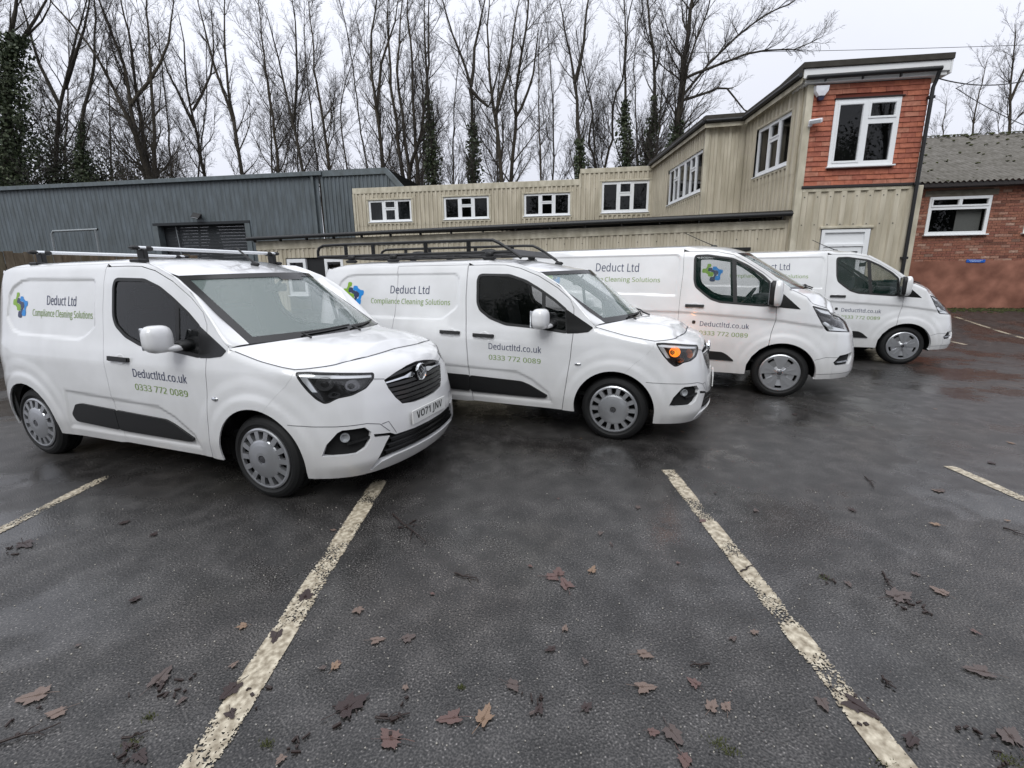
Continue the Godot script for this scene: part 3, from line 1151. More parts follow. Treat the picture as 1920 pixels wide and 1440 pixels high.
func small_van_spec(long: float) -> Dictionary:
	var r := -3.51 - long
	var q := {
		"hub": 0.317, "base": 2.785 + (0.19 if long > 0 else 0.0), "arch": 0.39, "arch_high": 1.0, "phi": Vector2(0.25, 0.85), "rear_phi": Vector2(-3.05 - long, -3.75 - long), "half": 0.925, "sill": 0.265,
		"plan": [Vector2(r, 0), Vector2(r, 0.42), Vector2(r + 0.035, 0.62), Vector2(r + 0.12, 0.76), Vector2(r + 0.27, 0.855), Vector2(r + 0.48, 0.903), Vector2(r + 0.85, 0.922), Vector2(-1.5, 0.928), Vector2(-0.4, 0.927), Vector2(0, 0.922), Vector2(0.3, 0.905), Vector2(0.5, 0.865), Vector2(0.66, 0.78), Vector2(0.77, 0.64), Vector2(0.84, 0.45), Vector2(0.88, 0.22), Vector2(0.892, 0)],
		"ins_side": [[0.1, 0.07], [0.2, 0.05], [0.27, 0.035], [0.4, 0.012], [0.6, 0.002], [0.75, 0.0], [0.95, 0.004], [1.05, 0.02], [1.13, 0.04], [1.4, 0.095], [1.6, 0.14], [1.72, 0.18], [1.8, 0.25]],
		"ins_front": [[0.1, 0.12], [0.2, 0.05], [0.3, 0.0], [0.5, 0.01], [0.55, 0.015], [0.7, 0.04], [0.83, 0.07], [0.92, 0.10], [0.97, 0.14], [1.0, 0.19], [1.035, 0.27], [1.1, 0.5], [1.4, 0.9]],
		"ins_rear": [[0.0, 0.04], [0.5, 0.0], [1.0, 0.02], [1.5, 0.09], [1.7, 0.15], [1.8, 0.2]],
		"edge": [-5.0, 1.52, -3.6 - long, 1.56, -3.4 - long, 1.635, -3.22 - long, 1.70, -3.0 - long, 1.735, -1.3, 1.745, -1.1, 1.735, -1.0, 1.705, -0.8, 1.635, -0.59, 1.515, -0.42, 1.35, -0.3, 1.22, -0.2, 1.128, -0.16, 1.107, 0.08, 1.048, 0.365, 1.0, 0.49, 1.005, 0.83, 1.015, 1.33, 1.03, 1.53, 1.035],
		"cowl": -0.2, "roof_rear": -3.2 - long, "screen_top": -1.05, "roof_ribs": true,
		"inner": [[-3.2 - long, Vector3(-3.14 - long, 1.735, 0.54)], [-2.9 - long, Vector3(-2.85 - long, 1.768, 0.60)], [-1.4, Vector3(-1.35, 1.775, 0.64)], [-1.05, Vector3(-0.90, 1.64, 0.70)], [-0.2, Vector3(-0.13, 1.15, 0.77)]],
		"centre": [[-3.2 - long, Vector3(-3.2 - long, 1.765, 0)], [-2.9 - long, Vector3(-2.85 - long, 1.79, 0)], [-1.7, Vector3(-1.6, 1.797, 0)], [-1.35, Vector3(-1.15, 1.778, 0)], [-1.05, Vector3(-0.47, 1.66, 0)], [-0.2, Vector3(0.13, 1.165, 0)]],
		"bonnet": [[0.0, Vector3(0.13, 1.165, 0)], [0.35, Vector3(0.34, 1.145, 0)], [0.7, Vector3(0.52, 1.10, 0)]], "bonnet_bow": 2.0,
		"door": [-1.605, 1.718, -1.60, 1.38, -1.58, 1.12, -1.56, 0.80, -1.55, 0.58, -1.52, 0.275, -0.515, 0.268, -0.47, 0.54, -0.43, 0.81, -0.41, 1.05, -0.415, 1.20, -0.42, 1.29, -0.46, 1.375, -0.59, 1.48, -0.80, 1.60, -1.01, 1.68, -1.18, 1.715, -1.36, 1.72],
		"door_rear": [-1.52, 0.275, -1.55, 0.58, -1.56, 0.80, -1.58, 1.12, -1.60, 1.38, -1.605, 1.718],
		"window": [-1.48, 1.56, -1.465, 1.61, -1.43, 1.62, -1.12, 1.612, -0.94, 1.555, -0.79, 1.475, -0.62, 1.37, -0.49, 1.27, -0.47, 1.06, -0.82, 1.10, -1.13, 1.12, -1.31, 1.18, -1.43, 1.26, -1.465, 1.33],
		"sail": [-0.50, 1.285, -0.215, 1.112, -0.26, 1.07, -0.37, 1.055, -0.475, 1.05], "dividers": [[Vector2(-0.74, 1.45), Vector2(-0.715, 1.09)]], "divider_width": 0.035,
		"wing_rear": [-0.42, 1.29, -0.41, 1.05, -0.43, 0.81, -0.47, 0.54, -0.515, 0.266], "wing_from_sill": true, "wing_angle": 0.0, "seam_angle": 1.31, "wing_front": [0.19, 0.79, 0.30, 0.885, 0.352, 0.95, 0.36, 0.999], "wing_top": -1.605,
		"strips": [[-1.545, 0.388, -1.545, 0.563, -0.95, 0.54, -0.86, 0.51, -0.665, 0.41, -0.685, 0.385, -0.74, 0.38], [-2.16 - long, 0.47, -2.07 - long, 0.57, -1.99 - long, 0.582, -1.552, 0.564, -1.552, 0.39, -2.12 - long, 0.41]],
		"press": [[[-2.2 - long, 0.70, -1.0, 0.655, -0.83, 0.585, -0.64, 0.45, -0.6, 0.32, -2.25 - long, 0.33], 0.012, 0.035]],
		"bumper_low": [0.385, 0.21, 0.63, 0.205, 0.87, 0.20, 1.1, 0.195, 1.4, 0.19],
		"headlight": [0.37, 0.985, 0.45, 0.985, 1.01, 0.93, 0.99, 0.89, 0.90, 0.835, 0.78, 0.803, 0.66, 0.795, 0.60, 0.77, 0.565, 0.765, 0.51, 0.80, 0.45, 0.865, 0.41, 0.92],
		"grille": [1.08, 0.865, 1.22, 0.90, 1.38, 0.925, 1.5232, 0.935, 1.5232, 0.635, 1.36, 0.64, 1.21, 0.66, 1.15, 0.72, 1.10, 0.80],
		"lower_grille": [0.90, 0.502, 1.04, 0.478, 1.09, 0.452, 1.30, 0.442, 1.5232, 0.44, 1.5232, 0.285, 1.07, 0.292, 0.955, 0.275, 0.90, 0.245, 0.875, 0.222, 0.855, 0.232, 0.93, 0.33, 1.0, 0.42, 1.035, 0.456, 0.905, 0.478],
		"fog_recess": [0.52, 0.39, 0.56, 0.475, 0.64, 0.555, 0.675, 0.57, 0.84, 0.566, 0.885, 0.52, 0.87, 0.47, 0.83, 0.415, 0.76, 0.385, 0.60, 0.383],
		"fins": [[[1.085, 0.848, 1.3, 0.856, 1.40, 0.872, 1.44, 0.85, 1.40, 0.832, 1.3, 0.841, 1.088, 0.838], 0.006, "chrome_bar", "chrome"], [[0.70, 0.475, 0.875, 0.49, 0.872, 0.475, 0.70, 0.455], -0.012, "fog_bar", "black"]],
		"slats": [[[1.14, 0.883, 1.5232, 0.905], 0.022, -0.006], [[1.085, 0.818, 1.3, 0.812, 1.5232, 0.81], 0.024, -0.006], [[1.11, 0.782, 1.3, 0.774, 1.5232, 0.772], 0.024, -0.006], [[1.125, 0.747, 1.3, 0.738, 1.5232, 0.736], 0.024, -0.006], [[1.15, 0.712, 1.3, 0.703, 1.5232, 0.70], 0.022, -0.006], [[1.185, 0.678, 1.3, 0.669, 1.5232, 0.666], 0.020, -0.006],
			[[1.05, 0.415, 1.3, 0.408, 1.5232, 0.406], 0.022, -0.008], [[1.02, 0.375, 1.3, 0.368, 1.5232, 0.366], 0.022, -0.008], [[0.99, 0.335, 1.3, 0.328, 1.5232, 0.326], 0.022, -0.008]],
		"seams": [[0.30, 0.62, 0.64, 0.60, 0.86, 0.59, 0.96, 0.565, 1.04, 0.49], [0.975, 0.56, 1.04, 0.565, 1.10, 0.462], [0.985, 0.888, 1.085, 0.872]],
		"lamp_strips": [[[0.395, 0.973, 0.45, 0.976, 0.99, 0.926, 0.985, 0.904, 0.46, 0.948, 0.41, 0.945], -0.012], [[0.395, 0.968, 0.455, 0.945, 0.52, 0.845, 0.485, 0.848, 0.425, 0.92], -0.014]],
		"lamp_bowls": [[0.575, 0.90, 0.06, 0.048], [0.80, 0.87, 0.055, 0.042], [0.64, 0.82, 0.04, 0.022]], "fog_lamp": Vector2(0.69, 0.51),
		"wheel": "slots", "tyre": 0.325, "tyre_width": 0.205, "rim": 0.232, "track": 0.782, "handle": Vector2(-1.37, 0.997),
		"cab": Vector3(-0.45, 1.07, -1.72), "seat": 0.72, "roof_y": 1.78, "rear_mirror": Vector3(-0.62, 1.53, 0),
		"mirror": Vector3(-0.70, 1.197, 1.035), "mirror_size": Vector3(0.075, 0.10, 0.092), "antenna": [Vector3(-0.83, 1.735, 0), Vector3(-1.03, 1.885, 0)],
	}
	if long > 0:
		q.press.append([[-3.38, 1.48, -3.33, 1.57, -3.21, 1.635, -3.04, 1.65, -1.77, 1.648, -1.72, 1.63, -1.69, 1.58, -1.69, 1.30, -1.73, 1.25, -1.87, 1.15, -1.95, 1.135, -3.1, 1.15, -3.3, 1.2, -3.4, 1.3], 0.014, 0.028])
		q.slider = [-2.52, 0.285, -1.527, 0.278, -1.557, 0.58, -1.567, 0.80, -1.587, 1.12, -1.607, 1.38, -1.612, 1.725, -2.50, 1.725, -2.49, 1.45, -2.51, 1.15, -2.54, 0.9]
		q.slider_handle = Vector2(-1.77, 1.017)
		q.lit = true
	else:
		q.press.append([[-3.0, 1.50, -2.92, 1.57, -2.77, 1.63, -2.66, 1.64, -1.76, 1.635, -1.71, 1.61, -1.695, 1.24, -1.75, 1.19, -1.87, 1.13, -1.95, 1.12, -2.77, 1.14, -2.9, 1.17, -3.03, 1.29], 0.014, 0.028])
	return q


func large_van_spec() -> Dictionary:
	return {
		"hub": 0.325, "base": 2.933, "arch": 0.408, "arch_high": 0.97, "phi": Vector2(0.2, 0.9), "rear_phi": Vector2(-3.75, -4.2), "half": 0.985, "sill": 0.285,
		"plan": [Vector2(-3.97, 0), Vector2(-3.97, 0.5), Vector2(-3.96, 0.8), Vector2(-3.92, 0.9), Vector2(-3.83, 0.945), Vector2(-3.6, 0.965), Vector2(-2.9, 0.982), Vector2(-1.5, 0.987), Vector2(-0.4, 0.987), Vector2(0, 0.98), Vector2(0.3, 0.96), Vector2(0.5, 0.92), Vector2(0.66, 0.85), Vector2(0.79, 0.71), Vector2(0.88, 0.5), Vector2(0.93, 0.25), Vector2(0.945, 0)],
		"ins_side": [[0.1, 0.08], [0.2, 0.05], [0.28, 0.03], [0.45, 0.012], [0.7, 0.0], [0.9, 0.0], [1.1, 0.008], [1.2, 0.025], [1.28, 0.04], [1.5, 0.085], [1.85, 0.165], [1.95, 0.2], [2.0, 0.25]],
		"ins_front": [[0.1, 0.12], [0.2, 0.06], [0.35, 0.0], [0.5, 0.0], [0.65, 0.02], [0.85, 0.06], [1.0, 0.16], [1.1, 0.30], [1.2, 0.5], [1.4, 1.0]],
		"ins_rear": [[0.0, 0.05], [0.5, 0.0], [1.2, 0.03], [1.9, 0.12], [2.0, 0.16]],
		"edge": [-6.0, 1.90, -3.95, 1.90, -3.85, 1.925, -1.0, 1.925, -0.87, 1.91, -0.67, 1.868, -0.51, 1.778, -0.3, 1.645, -0.1, 1.50, 0.02, 1.40, 0.22, 1.30, 0.28, 1.222, 0.39, 1.188, 0.7, 1.128, 1.0, 1.075, 1.3, 1.07, 1.61, 1.075],
		"cowl": 0.02, "roof_rear": -3.85, "screen_top": -0.9,
		"inner": [[-3.85, Vector3(-3.8, 1.955, 0.62)], [-1.25, Vector3(-1.2, 1.965, 0.68)], [-0.9, Vector3(-0.72, 1.86, 0.71)], [0.02, Vector3(0.06, 1.37, 0.78)]],
		"centre": [[-3.85, Vector3(-3.8, 1.985, 0)], [-1.5, Vector3(-1.45, 2.003, 0)], [-1.2, Vector3(-1.05, 1.995, 0)], [-1.03, Vector3(-0.70, 1.962, 0)], [-0.9, Vector3(-0.44, 1.875, 0)], [0.02, Vector3(0.34, 1.385, 0)]],
		"bonnet": [[0.0, Vector3(0.34, 1.385, 0)], [0.3, Vector3(0.45, 1.33, 0)], [0.65, Vector3(0.60, 1.22, 0)]], "bonnet_bow": 2.0,
		"door": [-1.285, 1.893, -1.275, 1.61, -1.29, 1.31, -1.295, 0.96, -1.295, 0.287, -0.41, 0.287, -0.40, 0.42, -0.345, 0.535, -0.26, 0.63, -0.165, 0.69, -0.15, 0.84, -0.11, 1.01, -0.12, 1.17, -0.115, 1.455, -0.3, 1.605, -0.51, 1.745, -0.67, 1.838, -0.87, 1.882],
		"door_rear": [-1.295, 0.287, -1.295, 0.96, -1.29, 1.31, -1.275, 1.61, -1.285, 1.893],
		"window": [-1.14, 1.80, -1.125, 1.835, -0.98, 1.838, -0.67, 1.785, -0.49, 1.695, -0.30, 1.565, -0.205, 1.47, -0.195, 1.195, -0.27, 1.19, -0.78, 1.23, -0.90, 1.27, -1.0, 1.345, -1.10, 1.43, -1.125, 1.52],
		"sail": [-0.112, 1.185, -0.10, 1.385, 0.155, 1.15, -0.105, 1.172], "dividers": [[Vector2(-0.655, 1.775), Vector2(-0.60, 1.225)], [Vector2(-0.165, 1.45), Vector2(-0.155, 1.19)]], "divider_width": 0.05,
		"wing_rear": [-0.115, 1.455, -0.12, 1.17, -0.11, 1.01, -0.15, 0.84, -0.167, 0.70], "wing_from_sill": false, "wing_angle": 1.97, "seam_angle": 0.75, "wing_front": [0.42, 0.74, 0.455, 0.86, 0.40, 0.975, 0.30, 1.12, 0.265, 1.242], "wing_top": -1.29,
		"strips": [[-1.285, 0.478, -1.285, 0.595, -0.71, 0.572, -0.645, 0.54, -0.55, 0.46]],
		"press": [[[-3.55, 1.86, -1.37, 1.86, -1.335, 1.84, -1.315, 1.78, -1.335, 1.32, -1.355, 1.30, -3.55, 1.37], 0.01, 0.022]],
		"crease": [-5.0, 1.13, -1.24, 1.10, -0.11, 1.02, 0.42, 0.94, 1.0, 0.9],
		"bumper_low": [0.395, 0.27, 0.62, 0.275, 0.8, 0.28, 1.1, 0.28, 1.5, 0.28],
		"headlight": [0.282, 1.195, 0.39, 1.168, 0.70, 1.108, 1.0, 1.04, 1.06, 0.96, 0.95, 0.85, 0.49, 0.88, 0.41, 0.98],
		"grille": [1.15, 0.90, 1.6, 0.91, 1.6, 0.56, 1.25, 0.57, 1.18, 0.7], "lower_grille": [1.1, 0.42, 1.6, 0.42, 1.6, 0.32, 1.15, 0.33], "fog_recess": [0.60, 0.49, 0.68, 0.575, 0.95, 0.60, 0.97, 0.55, 0.88, 0.455, 0.63, 0.448],
		"fins": [[[0.64, 0.50, 0.86, 0.512, 0.87, 0.49, 0.64, 0.478], -0.014, "fog_bar", "chrome"]],
		"slats": [[[1.17, 0.84, 1.6, 0.84], 0.05, -0.006], [[1.19, 0.74, 1.6, 0.74], 0.05, -0.006], [[1.22, 0.64, 1.6, 0.64], 0.05, -0.006]],
		"seams": [[0.37, 0.52, 0.5, 0.555, 0.66, 0.55], [0.41, 0.335, 0.7, 0.345, 1.0, 0.35]],
		"lamp_strips": [[[0.31, 1.178, 0.39, 1.155, 0.70, 1.096, 0.98, 1.03, 0.95, 1.012, 0.68, 1.062, 0.42, 1.11], -0.012], [[0.47, 1.0, 0.62, 0.93, 0.93, 0.885, 0.92, 0.87, 0.53, 0.895, 0.43, 0.985], -0.014]],
		"lamp_bowls": [[0.60, 0.99, 0.07, 0.055], [0.82, 0.955, 0.07, 0.05]],
		"wheel": "spokes", "tyre": 0.334, "tyre_width": 0.215, "rim": 0.236, "track": 0.83, "handle": Vector2(-1.095, 1.175), "lock": Vector2(-1.09, 0.96),
		"cab": Vector3(-0.2, 1.26, -1.42), "seat": 0.88, "roof_y": 1.97, "rear_mirror": Vector3(-0.45, 1.72, 0),
		"mirror": Vector3(-0.165, 1.352, 1.055), "mirror_size": Vector3(0.075, 0.16, 0.105), "antenna": [Vector3(-0.93, 1.985, 0), Vector3(-1.34, 2.19, 0)],
	}


func small_van_front(root: Node3D, plate_text: String) -> void:
	var k: Shell = root.get_meta("skin")
	# badge: a chrome ring round a dark disc with a raised winged mark
	var b := MB.new()
	var o := k.pos(k.s_max, 0.852) + Vector3(0.012, 0, 0)
	var bs := Basis(Vector3(0, 0, -1), Vector3(1, 0, 0), Vector3(0, -1, 0))
	b.lathe([Vector2(0.072, -0.01), Vector2(0.072, 0.004), Vector2(0.067, 0.010), Vector2(0.060, 0.008), Vector2(0.057, 0.002)], o, bs, 36)
	for pl in [[Vector3(0.002, -0.028, -0.03), Vector3(0.006, 0.036, 0.02)], [Vector3(0.002, -0.028, -0.03), Vector3(0.006, 0.03, -0.042)], [Vector3(0.002, 0.012, -0.03), Vector3(0.006, 0.04, 0.0)], [Vector3(0.002, -0.035, 0.01), Vector3(0.006, 0.0, 0.04)]]:
		b.tube(PackedVector3Array([o + pl[0], o + (pl[0] + pl[1]) * 0.5 + Vector3(0.004, 0.004, 0), o + pl[1]]), PackedFloat32Array([0.005, 0.010, 0.006]), 8, true)
	var bp := part("badge", b, M.chrome, root)
	var bd := MB.new()
	bd.lathe([Vector2(0.058, 0.001), Vector2(0.0, 0.003)], o, bs, 30)
	part("badge_disc", bd, M.dark_chrome, bp)
	# number plate, slightly proud of the bumper
	var p := MB.new()
	p.soft_box(Vector3(0.888, 0.535, 0), Vector3(0.010, 0.112, 0.52), 0.003)
	var pp := part("number_plate", p, M.plate, root)
	if plate_text.is_empty(): return
	var f := SystemFont.new()
	f.font_names = PackedStringArray(["Droid Sans"]); f.font_weight = 700
	var t := TextMesh.new()
	t.font = f; t.text = plate_text; t.font_size = 64; t.pixel_size = 0.01; t.depth = 0.0; t.curve_step = 2.0
	var a := t.get_mesh_arrays(); var bx := t.get_aabb()
	var mb := MB.new()
	for q in a[Mesh.ARRAY_VERTEX]:
		mb.vert(Vector3(0.8938, 0.535 + (q.y - bx.get_center().y) / bx.size.y * 0.078, -(q.x - bx.get_center().x) / bx.size.x * 0.41), Vector3.RIGHT)
	mb.ix = a[Mesh.ARRAY_INDEX] if a[Mesh.ARRAY_INDEX] != null else PackedInt32Array(range(mb.v.size()))
	part("registration", mb, M.ink, pp)


func side_repeater(root: Node3D, s: float, y: float) -> void:
	var k: Shell = root.get_meta("skin")
	for sg in [1.0, -1.0]:
		var mb := MB.new()
		var p := k.pos(s, y)
		mb.lump(Vector3(p.x, p.y, p.z * sg), Vector3(0.034, 0.015, 0.012), 2.2)
		part("side_repeater", mb, M.chrome, root)


func roof_bars(root: Node3D) -> void:
	for x in [-1.30, -2.66]:
		var bar := MB.new()
		bar.soft_box(Vector3(x, 1.862, 0), Vector3(0.055, 0.028, 1.36), 0.010)
		var b := part("roof_bar", bar, M.silver_bar, root)
		for sg in [1.0, -1.0]:
			var ends := MB.new(); var foot := MB.new()
			ends.soft_box(Vector3(x, 1.862, sg * 0.70), Vector3(0.060, 0.034, 0.06), 0.012)
			part("bar_end", ends, M.black, b)
			foot.soft_box(Vector3(x, 1.858, sg * 0.60), Vector3(0.064, 0.042, 0.06), 0.012)
			foot.soft_box(Vector3(x, 1.80, sg * 0.645), Vector3(0.085, 0.115, 0.04), 0.01)
			foot.soft_box(Vector3(x, 1.762, sg * 0.685), Vector3(0.12, 0.03, 0.07), 0.008)
			part("bar_foot", foot, M.black, b)


func pipe(mb: MB, pts: Array, r: float, sides := 8) -> void:
	var p := PackedVector3Array(pts); var rr := PackedFloat32Array()
	rr.resize(p.size()); rr.fill(r)
	mb.tube(p, rr, sides, true)


func roof_rack(root: Node3D) -> void:
	var floor_ := MB.new()
	var r: Node3D
	for sg in [1.0, -1.0]:
		var rails := MB.new()
		var z: float = sg * 0.63
		var up := []
		for e in [[-3.76, 1.85], [-3.755, 1.92], [-3.73, 1.965], [-3.66, 1.99], [-3.4, 1.992], [-1.5, 1.98], [-1.37, 1.975], [-1.30, 1.945], [-1.20, 1.885], [-1.10, 1.82], [-1.05, 1.785]]: up.append(Vector3(e[0], e[1], z))
		pipe(rails, up, 0.017)
		pipe(rails, [Vector3(-3.76, 1.855, z), Vector3(-1.16, 1.85, z)], 0.019)
		var rail := part("roof_rack" if r == null else "side_rail", rails, M.black_metal, root if r == null else r)
		if r == null: r = rail
		for x in [-3.32, -2.92, -2.2, -1.66]:
			var posts := MB.new()
			posts.soft_box(Vector3(x, 1.92, z), Vector3(0.05, 0.13, 0.012), 0.004)
			for j in 3:
				posts.soft_box(Vector3(x, 1.89 + j * 0.03, z + 0.009 * sg), Vector3(0.028, 0.012, 0.006), 0.002, Basis(Vector3.BACK, 0.5))
			part("rack_post", posts, M.black_metal, r)
		for x in [-3.22, -2.62, -1.40]:
			var feet := MB.new()
			feet.soft_box(Vector3(x, 1.822, sg * 0.655), Vector3(0.07, 0.06, 0.03), 0.008)
			feet.soft_box(Vector3(x, 1.79, sg * 0.665), Vector3(0.14, 0.035, 0.06), 0.012)
			feet.lump(Vector3(x, 1.83, sg * 0.66), Vector3(0.05, 0.035, 0.03), 2.4)
			part("rack_foot", feet, M.black, r)
	for x in [-3.72, -3.25, -2.78, -2.3, -1.82, -1.40, -1.18]:
		pipe(floor_, [Vector3(x, 1.848, -0.63), Vector3(x, 1.848, 0.63)], 0.014, 6)
	for z in [-0.42, -0.21, 0.0, 0.21, 0.42]:
		pipe(floor_, [Vector3(-3.74, 1.858, z), Vector3(-1.18, 1.858, z)], 0.007, 5)
	floor_.soft_box(Vector3(-1.14, 1.845, 0), Vector3(0.16, 0.012, 1.2), 0.003, Basis(Vector3.BACK, -0.5))
	for x in [-3.1, -2.0]:
		floor_.lump(Vector3(x, 1.91, -0.62), Vector3(0.11, 0.045, 0.03), 3.0)
	part("rack_floor", floor_, M.black_metal, r)


func fleet() -> void:
	var tm: Material = M.navy_film
	var v1 := make_van(small_van_spec(0.0), "nearest white van with two silver roof bars, its front towards the painted bay line")
	small_van_front(v1, "VO71 JNV")
	side_repeater(v1, -0.35, 0.757)
	roof_bars(v1)
	var k: Shell = v1.get_meta("skin")
	letter(k, "Deduct Ltd", -2.385, -1.975, 1.41, 1.402, 0.078, tm, v1)
	letter(k, "Compliance Cleaning Solutions", -2.595, -1.75, 1.312, 1.302, 0.058, M.green_text, v1)
	letter(k, "Deductltd.co.uk", -1.225, -0.625, 0.868, 0.852, 0.064, tm, v1)
	letter(k, "0333 772 0089", -1.225, -0.635, 0.763, 0.747, 0.05, M.green_text, v1)
	emblem(k, -2.925, -2.675, 1.29, 1.515, v1)
	put_van(v1, -1.52, -4.138, 20.602)
	var v2 := make_van(small_van_spec(0.35), "white van with a black roof rack and its amber indicator lit")
	small_van_front(v2, "")
	side_repeater(v2, -0.35, 0.757)
	roof_rack(v2)
	k = v2.get_meta("skin")
	letter(k, "Deduct Ltd", -2.585, -2.07, 1.425, 1.418, 0.085, tm, v2)
	letter(k, "Compliance Cleaning Solutions", -2.85, -1.80, 1.312, 1.302, 0.058, M.green_text, v2)
	letter(k, "Deductltd.co.uk", -1.31, -0.73, 0.862, 0.845, 0.062, tm, v2)
	letter(k, "0333 772 0089", -1.31, -0.735, 0.752, 0.736, 0.05, M.green_text, v2)
	emblem(k, -3.285, -2.96, 1.27, 1.555, v2)
	put_van(v2, 1.323, -5.325, 22.195)
	var v3 := make_van(large_van_spec(), "larger white van between the roof rack van and the farthest van, its roof bare", "large_panel_van")
	k = v3.get_meta("skin")
	letter(k, "Deduct Ltd", -2.485, -1.87, 1.648, 1.632, 0.112, tm, v3)
	letter(k, "Compliance Cleaning Solutions", -2.86, -1.57, 1.515, 1.487, 0.062, M.green_text, v3)
	letter(k, "Deductltd.co.uk", -1.01, -0.41, 0.912, 0.887, 0.062, tm, v3)
	letter(k, "0333 772 0089", -1.01, -0.415, 0.795, 0.775, 0.055, M.green_text, v3)
	emblem(k, -3.35, -2.98, 1.44, 1.77, v3)
	var v4 := v3.duplicate()
	v4.name = numbered("large_panel_van")
	add_child(v4)
	tag(v4, "farthest white van, standing in front of the door of the tile hung block", "van", "white panel vans parked in a row")
	put_van(v3, 3.863, -6.958, 23.396)
	put_van(v4, 7.058, -9.124, 16.23)
	for v in [v1, v2, v3, v4]: v.remove_meta("skin")


# ---------------------------------------------------------------- materials
func materials() -> void:
	var paint := mat(Color(0.90, 0.90, 0.905), 0.32)
	paint.clearcoat_enabled = true; paint.clearcoat = 1.0; paint.clearcoat_roughness = 0.06
	triplanar(paint, tone_texture(0.006, 4, 512, 5, Color(0.93, 0.93, 0.925), Color(1, 1, 1)), Vector3(0.6, 0.6, 0.6))
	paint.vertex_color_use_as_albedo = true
	M.paint = paint
	M.rubber = mat(Color(0.05, 0.05, 0.052), 0.7)
	M.black = mat(Color(0.07, 0.07, 0.073), 0.5)
	M.black_soft = mat(Color(0.03, 0.03, 0.032), 0.9)
	M.gloss_black = mat(Color(0.03, 0.03, 0.033), 0.25)
	M.black_metal = mat(Color(0.045, 0.045, 0.048), 0.42)
	M.seam = mat(Color(0.30, 0.305, 0.32), 0.8)
	M.frit = mat(Color(0.06, 0.06, 0.065), 0.12)
	M.dash = mat(Color(0.20, 0.20, 0.21), 0.7)
	M.seat = mat(Color(0.10, 0.10, 0.105), 0.9)
	M.grey_cloth = mat(Color(0.32, 0.32, 0.32), 0.9)
	M.bulkhead = mat(Color(0.11, 0.11, 0.115), 0.7)
	var silver := mat(Color(0.72, 0.725, 0.735), 0.30, 0.8)
	M.silver = silver
	M.silver_bar = mat(Color(0.86, 0.87, 0.88), 0.28, 0.6)
	M.chrome = mat(Color(0.85, 0.86, 0.87), 0.08, 1.0)
	M.dark_chrome = mat(Color(0.45, 0.45, 0.46), 0.2, 0.9)
	M.lamp_white = mat(Color(0.88, 0.89, 0.90), 0.12, 0.5)
	M.lamp_house = mat(Color(0.15, 0.15, 0.155), 0.25, 0.3)
	M.lamp_glass = mat(Color(0.62, 0.63, 0.64), 0.12, 0.2)
	var amber := mat(Color(1.0, 0.55, 0.12), 0.3)
	amber.emission_enabled = true; amber.emission = Color(1.0, 0.62, 0.22); amber.emission_energy_multiplier = 0.3
	M.painted_glow_chrome = mat(Color(0.75, 0.42, 0.16), 0.2, 0.8)  # chrome with the lit indicator's orange reflection put into its colour
	M.lamp_amber = amber
	var glass := mat(Color(0.12, 0.25, 0.22, 0.24), 0.02)
	glass.transparency = BaseMaterial3D.TRANSPARENCY_ALPHA
	M.glass = glass
	var dark := mat(Color(0.02, 0.035, 0.033, 0.42), 0.02)
	dark.transparency = BaseMaterial3D.TRANSPARENCY_ALPHA
	dark.metallic_specular = 0.45
	M.glass_dark = dark
	var screen := mat(Color(0.64, 0.73, 0.71, 0.15), 0.02)
	screen.transparency = BaseMaterial3D.TRANSPARENCY_ALPHA
	screen.metallic_specular = 0.75
	M.screen = screen
	var clear := mat(Color(0.2, 0.2, 0.2, 0.1), 0.02)
	clear.transparency = BaseMaterial3D.TRANSPARENCY_ALPHA
	M.clear = clear
	M.plate = mat(Color(0.86, 0.86, 0.85), 0.35)
	M.ink = mat(Color(0.03, 0.03, 0.035), 0.5)
	M.navy_film = mat(Color(0.17, 0.21, 0.34), 0.4)
	M.green_film = mat(Color(0.50, 0.66, 0.16), 0.4)
	M.green_text = mat(Color(0.47, 0.58, 0.25), 0.4)
	M.blue_film = mat(Color(0.08, 0.52, 0.82), 0.4)
	var streak := tone_texture(0.009, 6, 512, 11, Color(0.76, 0.75, 0.72), Color(1, 1, 1))
	M.beige = triplanar(mat(Color(0.82, 0.785, 0.71), 0.55), streak, Vector3(0.6, 0.12, 0.6))
	M.beige_trim = triplanar(mat(Color(0.83, 0.80, 0.725), 0.5), streak, Vector3(0.7, 0.3, 0.7))
	M.grey_clad = triplanar(mat(Color(0.385, 0.42, 0.445), 0.5), streak, Vector3(0.7, 0.15, 0.7))
	M.grey_trim = triplanar(mat(Color(0.40, 0.435, 0.455), 0.5), streak, Vector3(0.5, 0.3, 0.5))
	M.shutter = mat(Color(0.13, 0.145, 0.16), 0.7)
	M.gutter = mat(Color(0.10, 0.10, 0.105), 0.45)
	M.felt = triplanar(mat(Color(0.27, 0.255, 0.235), 0.9), streak, Vector3(0.8, 0.8, 0.8))
	M.upvc = mat(Color(0.91, 0.915, 0.92), 0.35)
	M.fascia = mat(Color(0.91, 0.91, 0.91), 0.45)
	var pane := mat(Color(0.02, 0.025, 0.025, 0.55), 0.015)
	pane.transparency = BaseMaterial3D.TRANSPARENCY_ALPHA
	pane.metallic_specular = 0.45
	M.pane = pane
	M.room = mat(Color(0.17, 0.175, 0.175), 0.95)
	M.blind = mat(Color(0.75, 0.76, 0.74), 0.9)
	M.dark_trim = mat(Color(0.17, 0.15, 0.15), 0.7)
	var tile := tone_texture(0.02, 4, 256, 21, Color(0.78, 0.72, 0.68), Color(1, 1, 1))
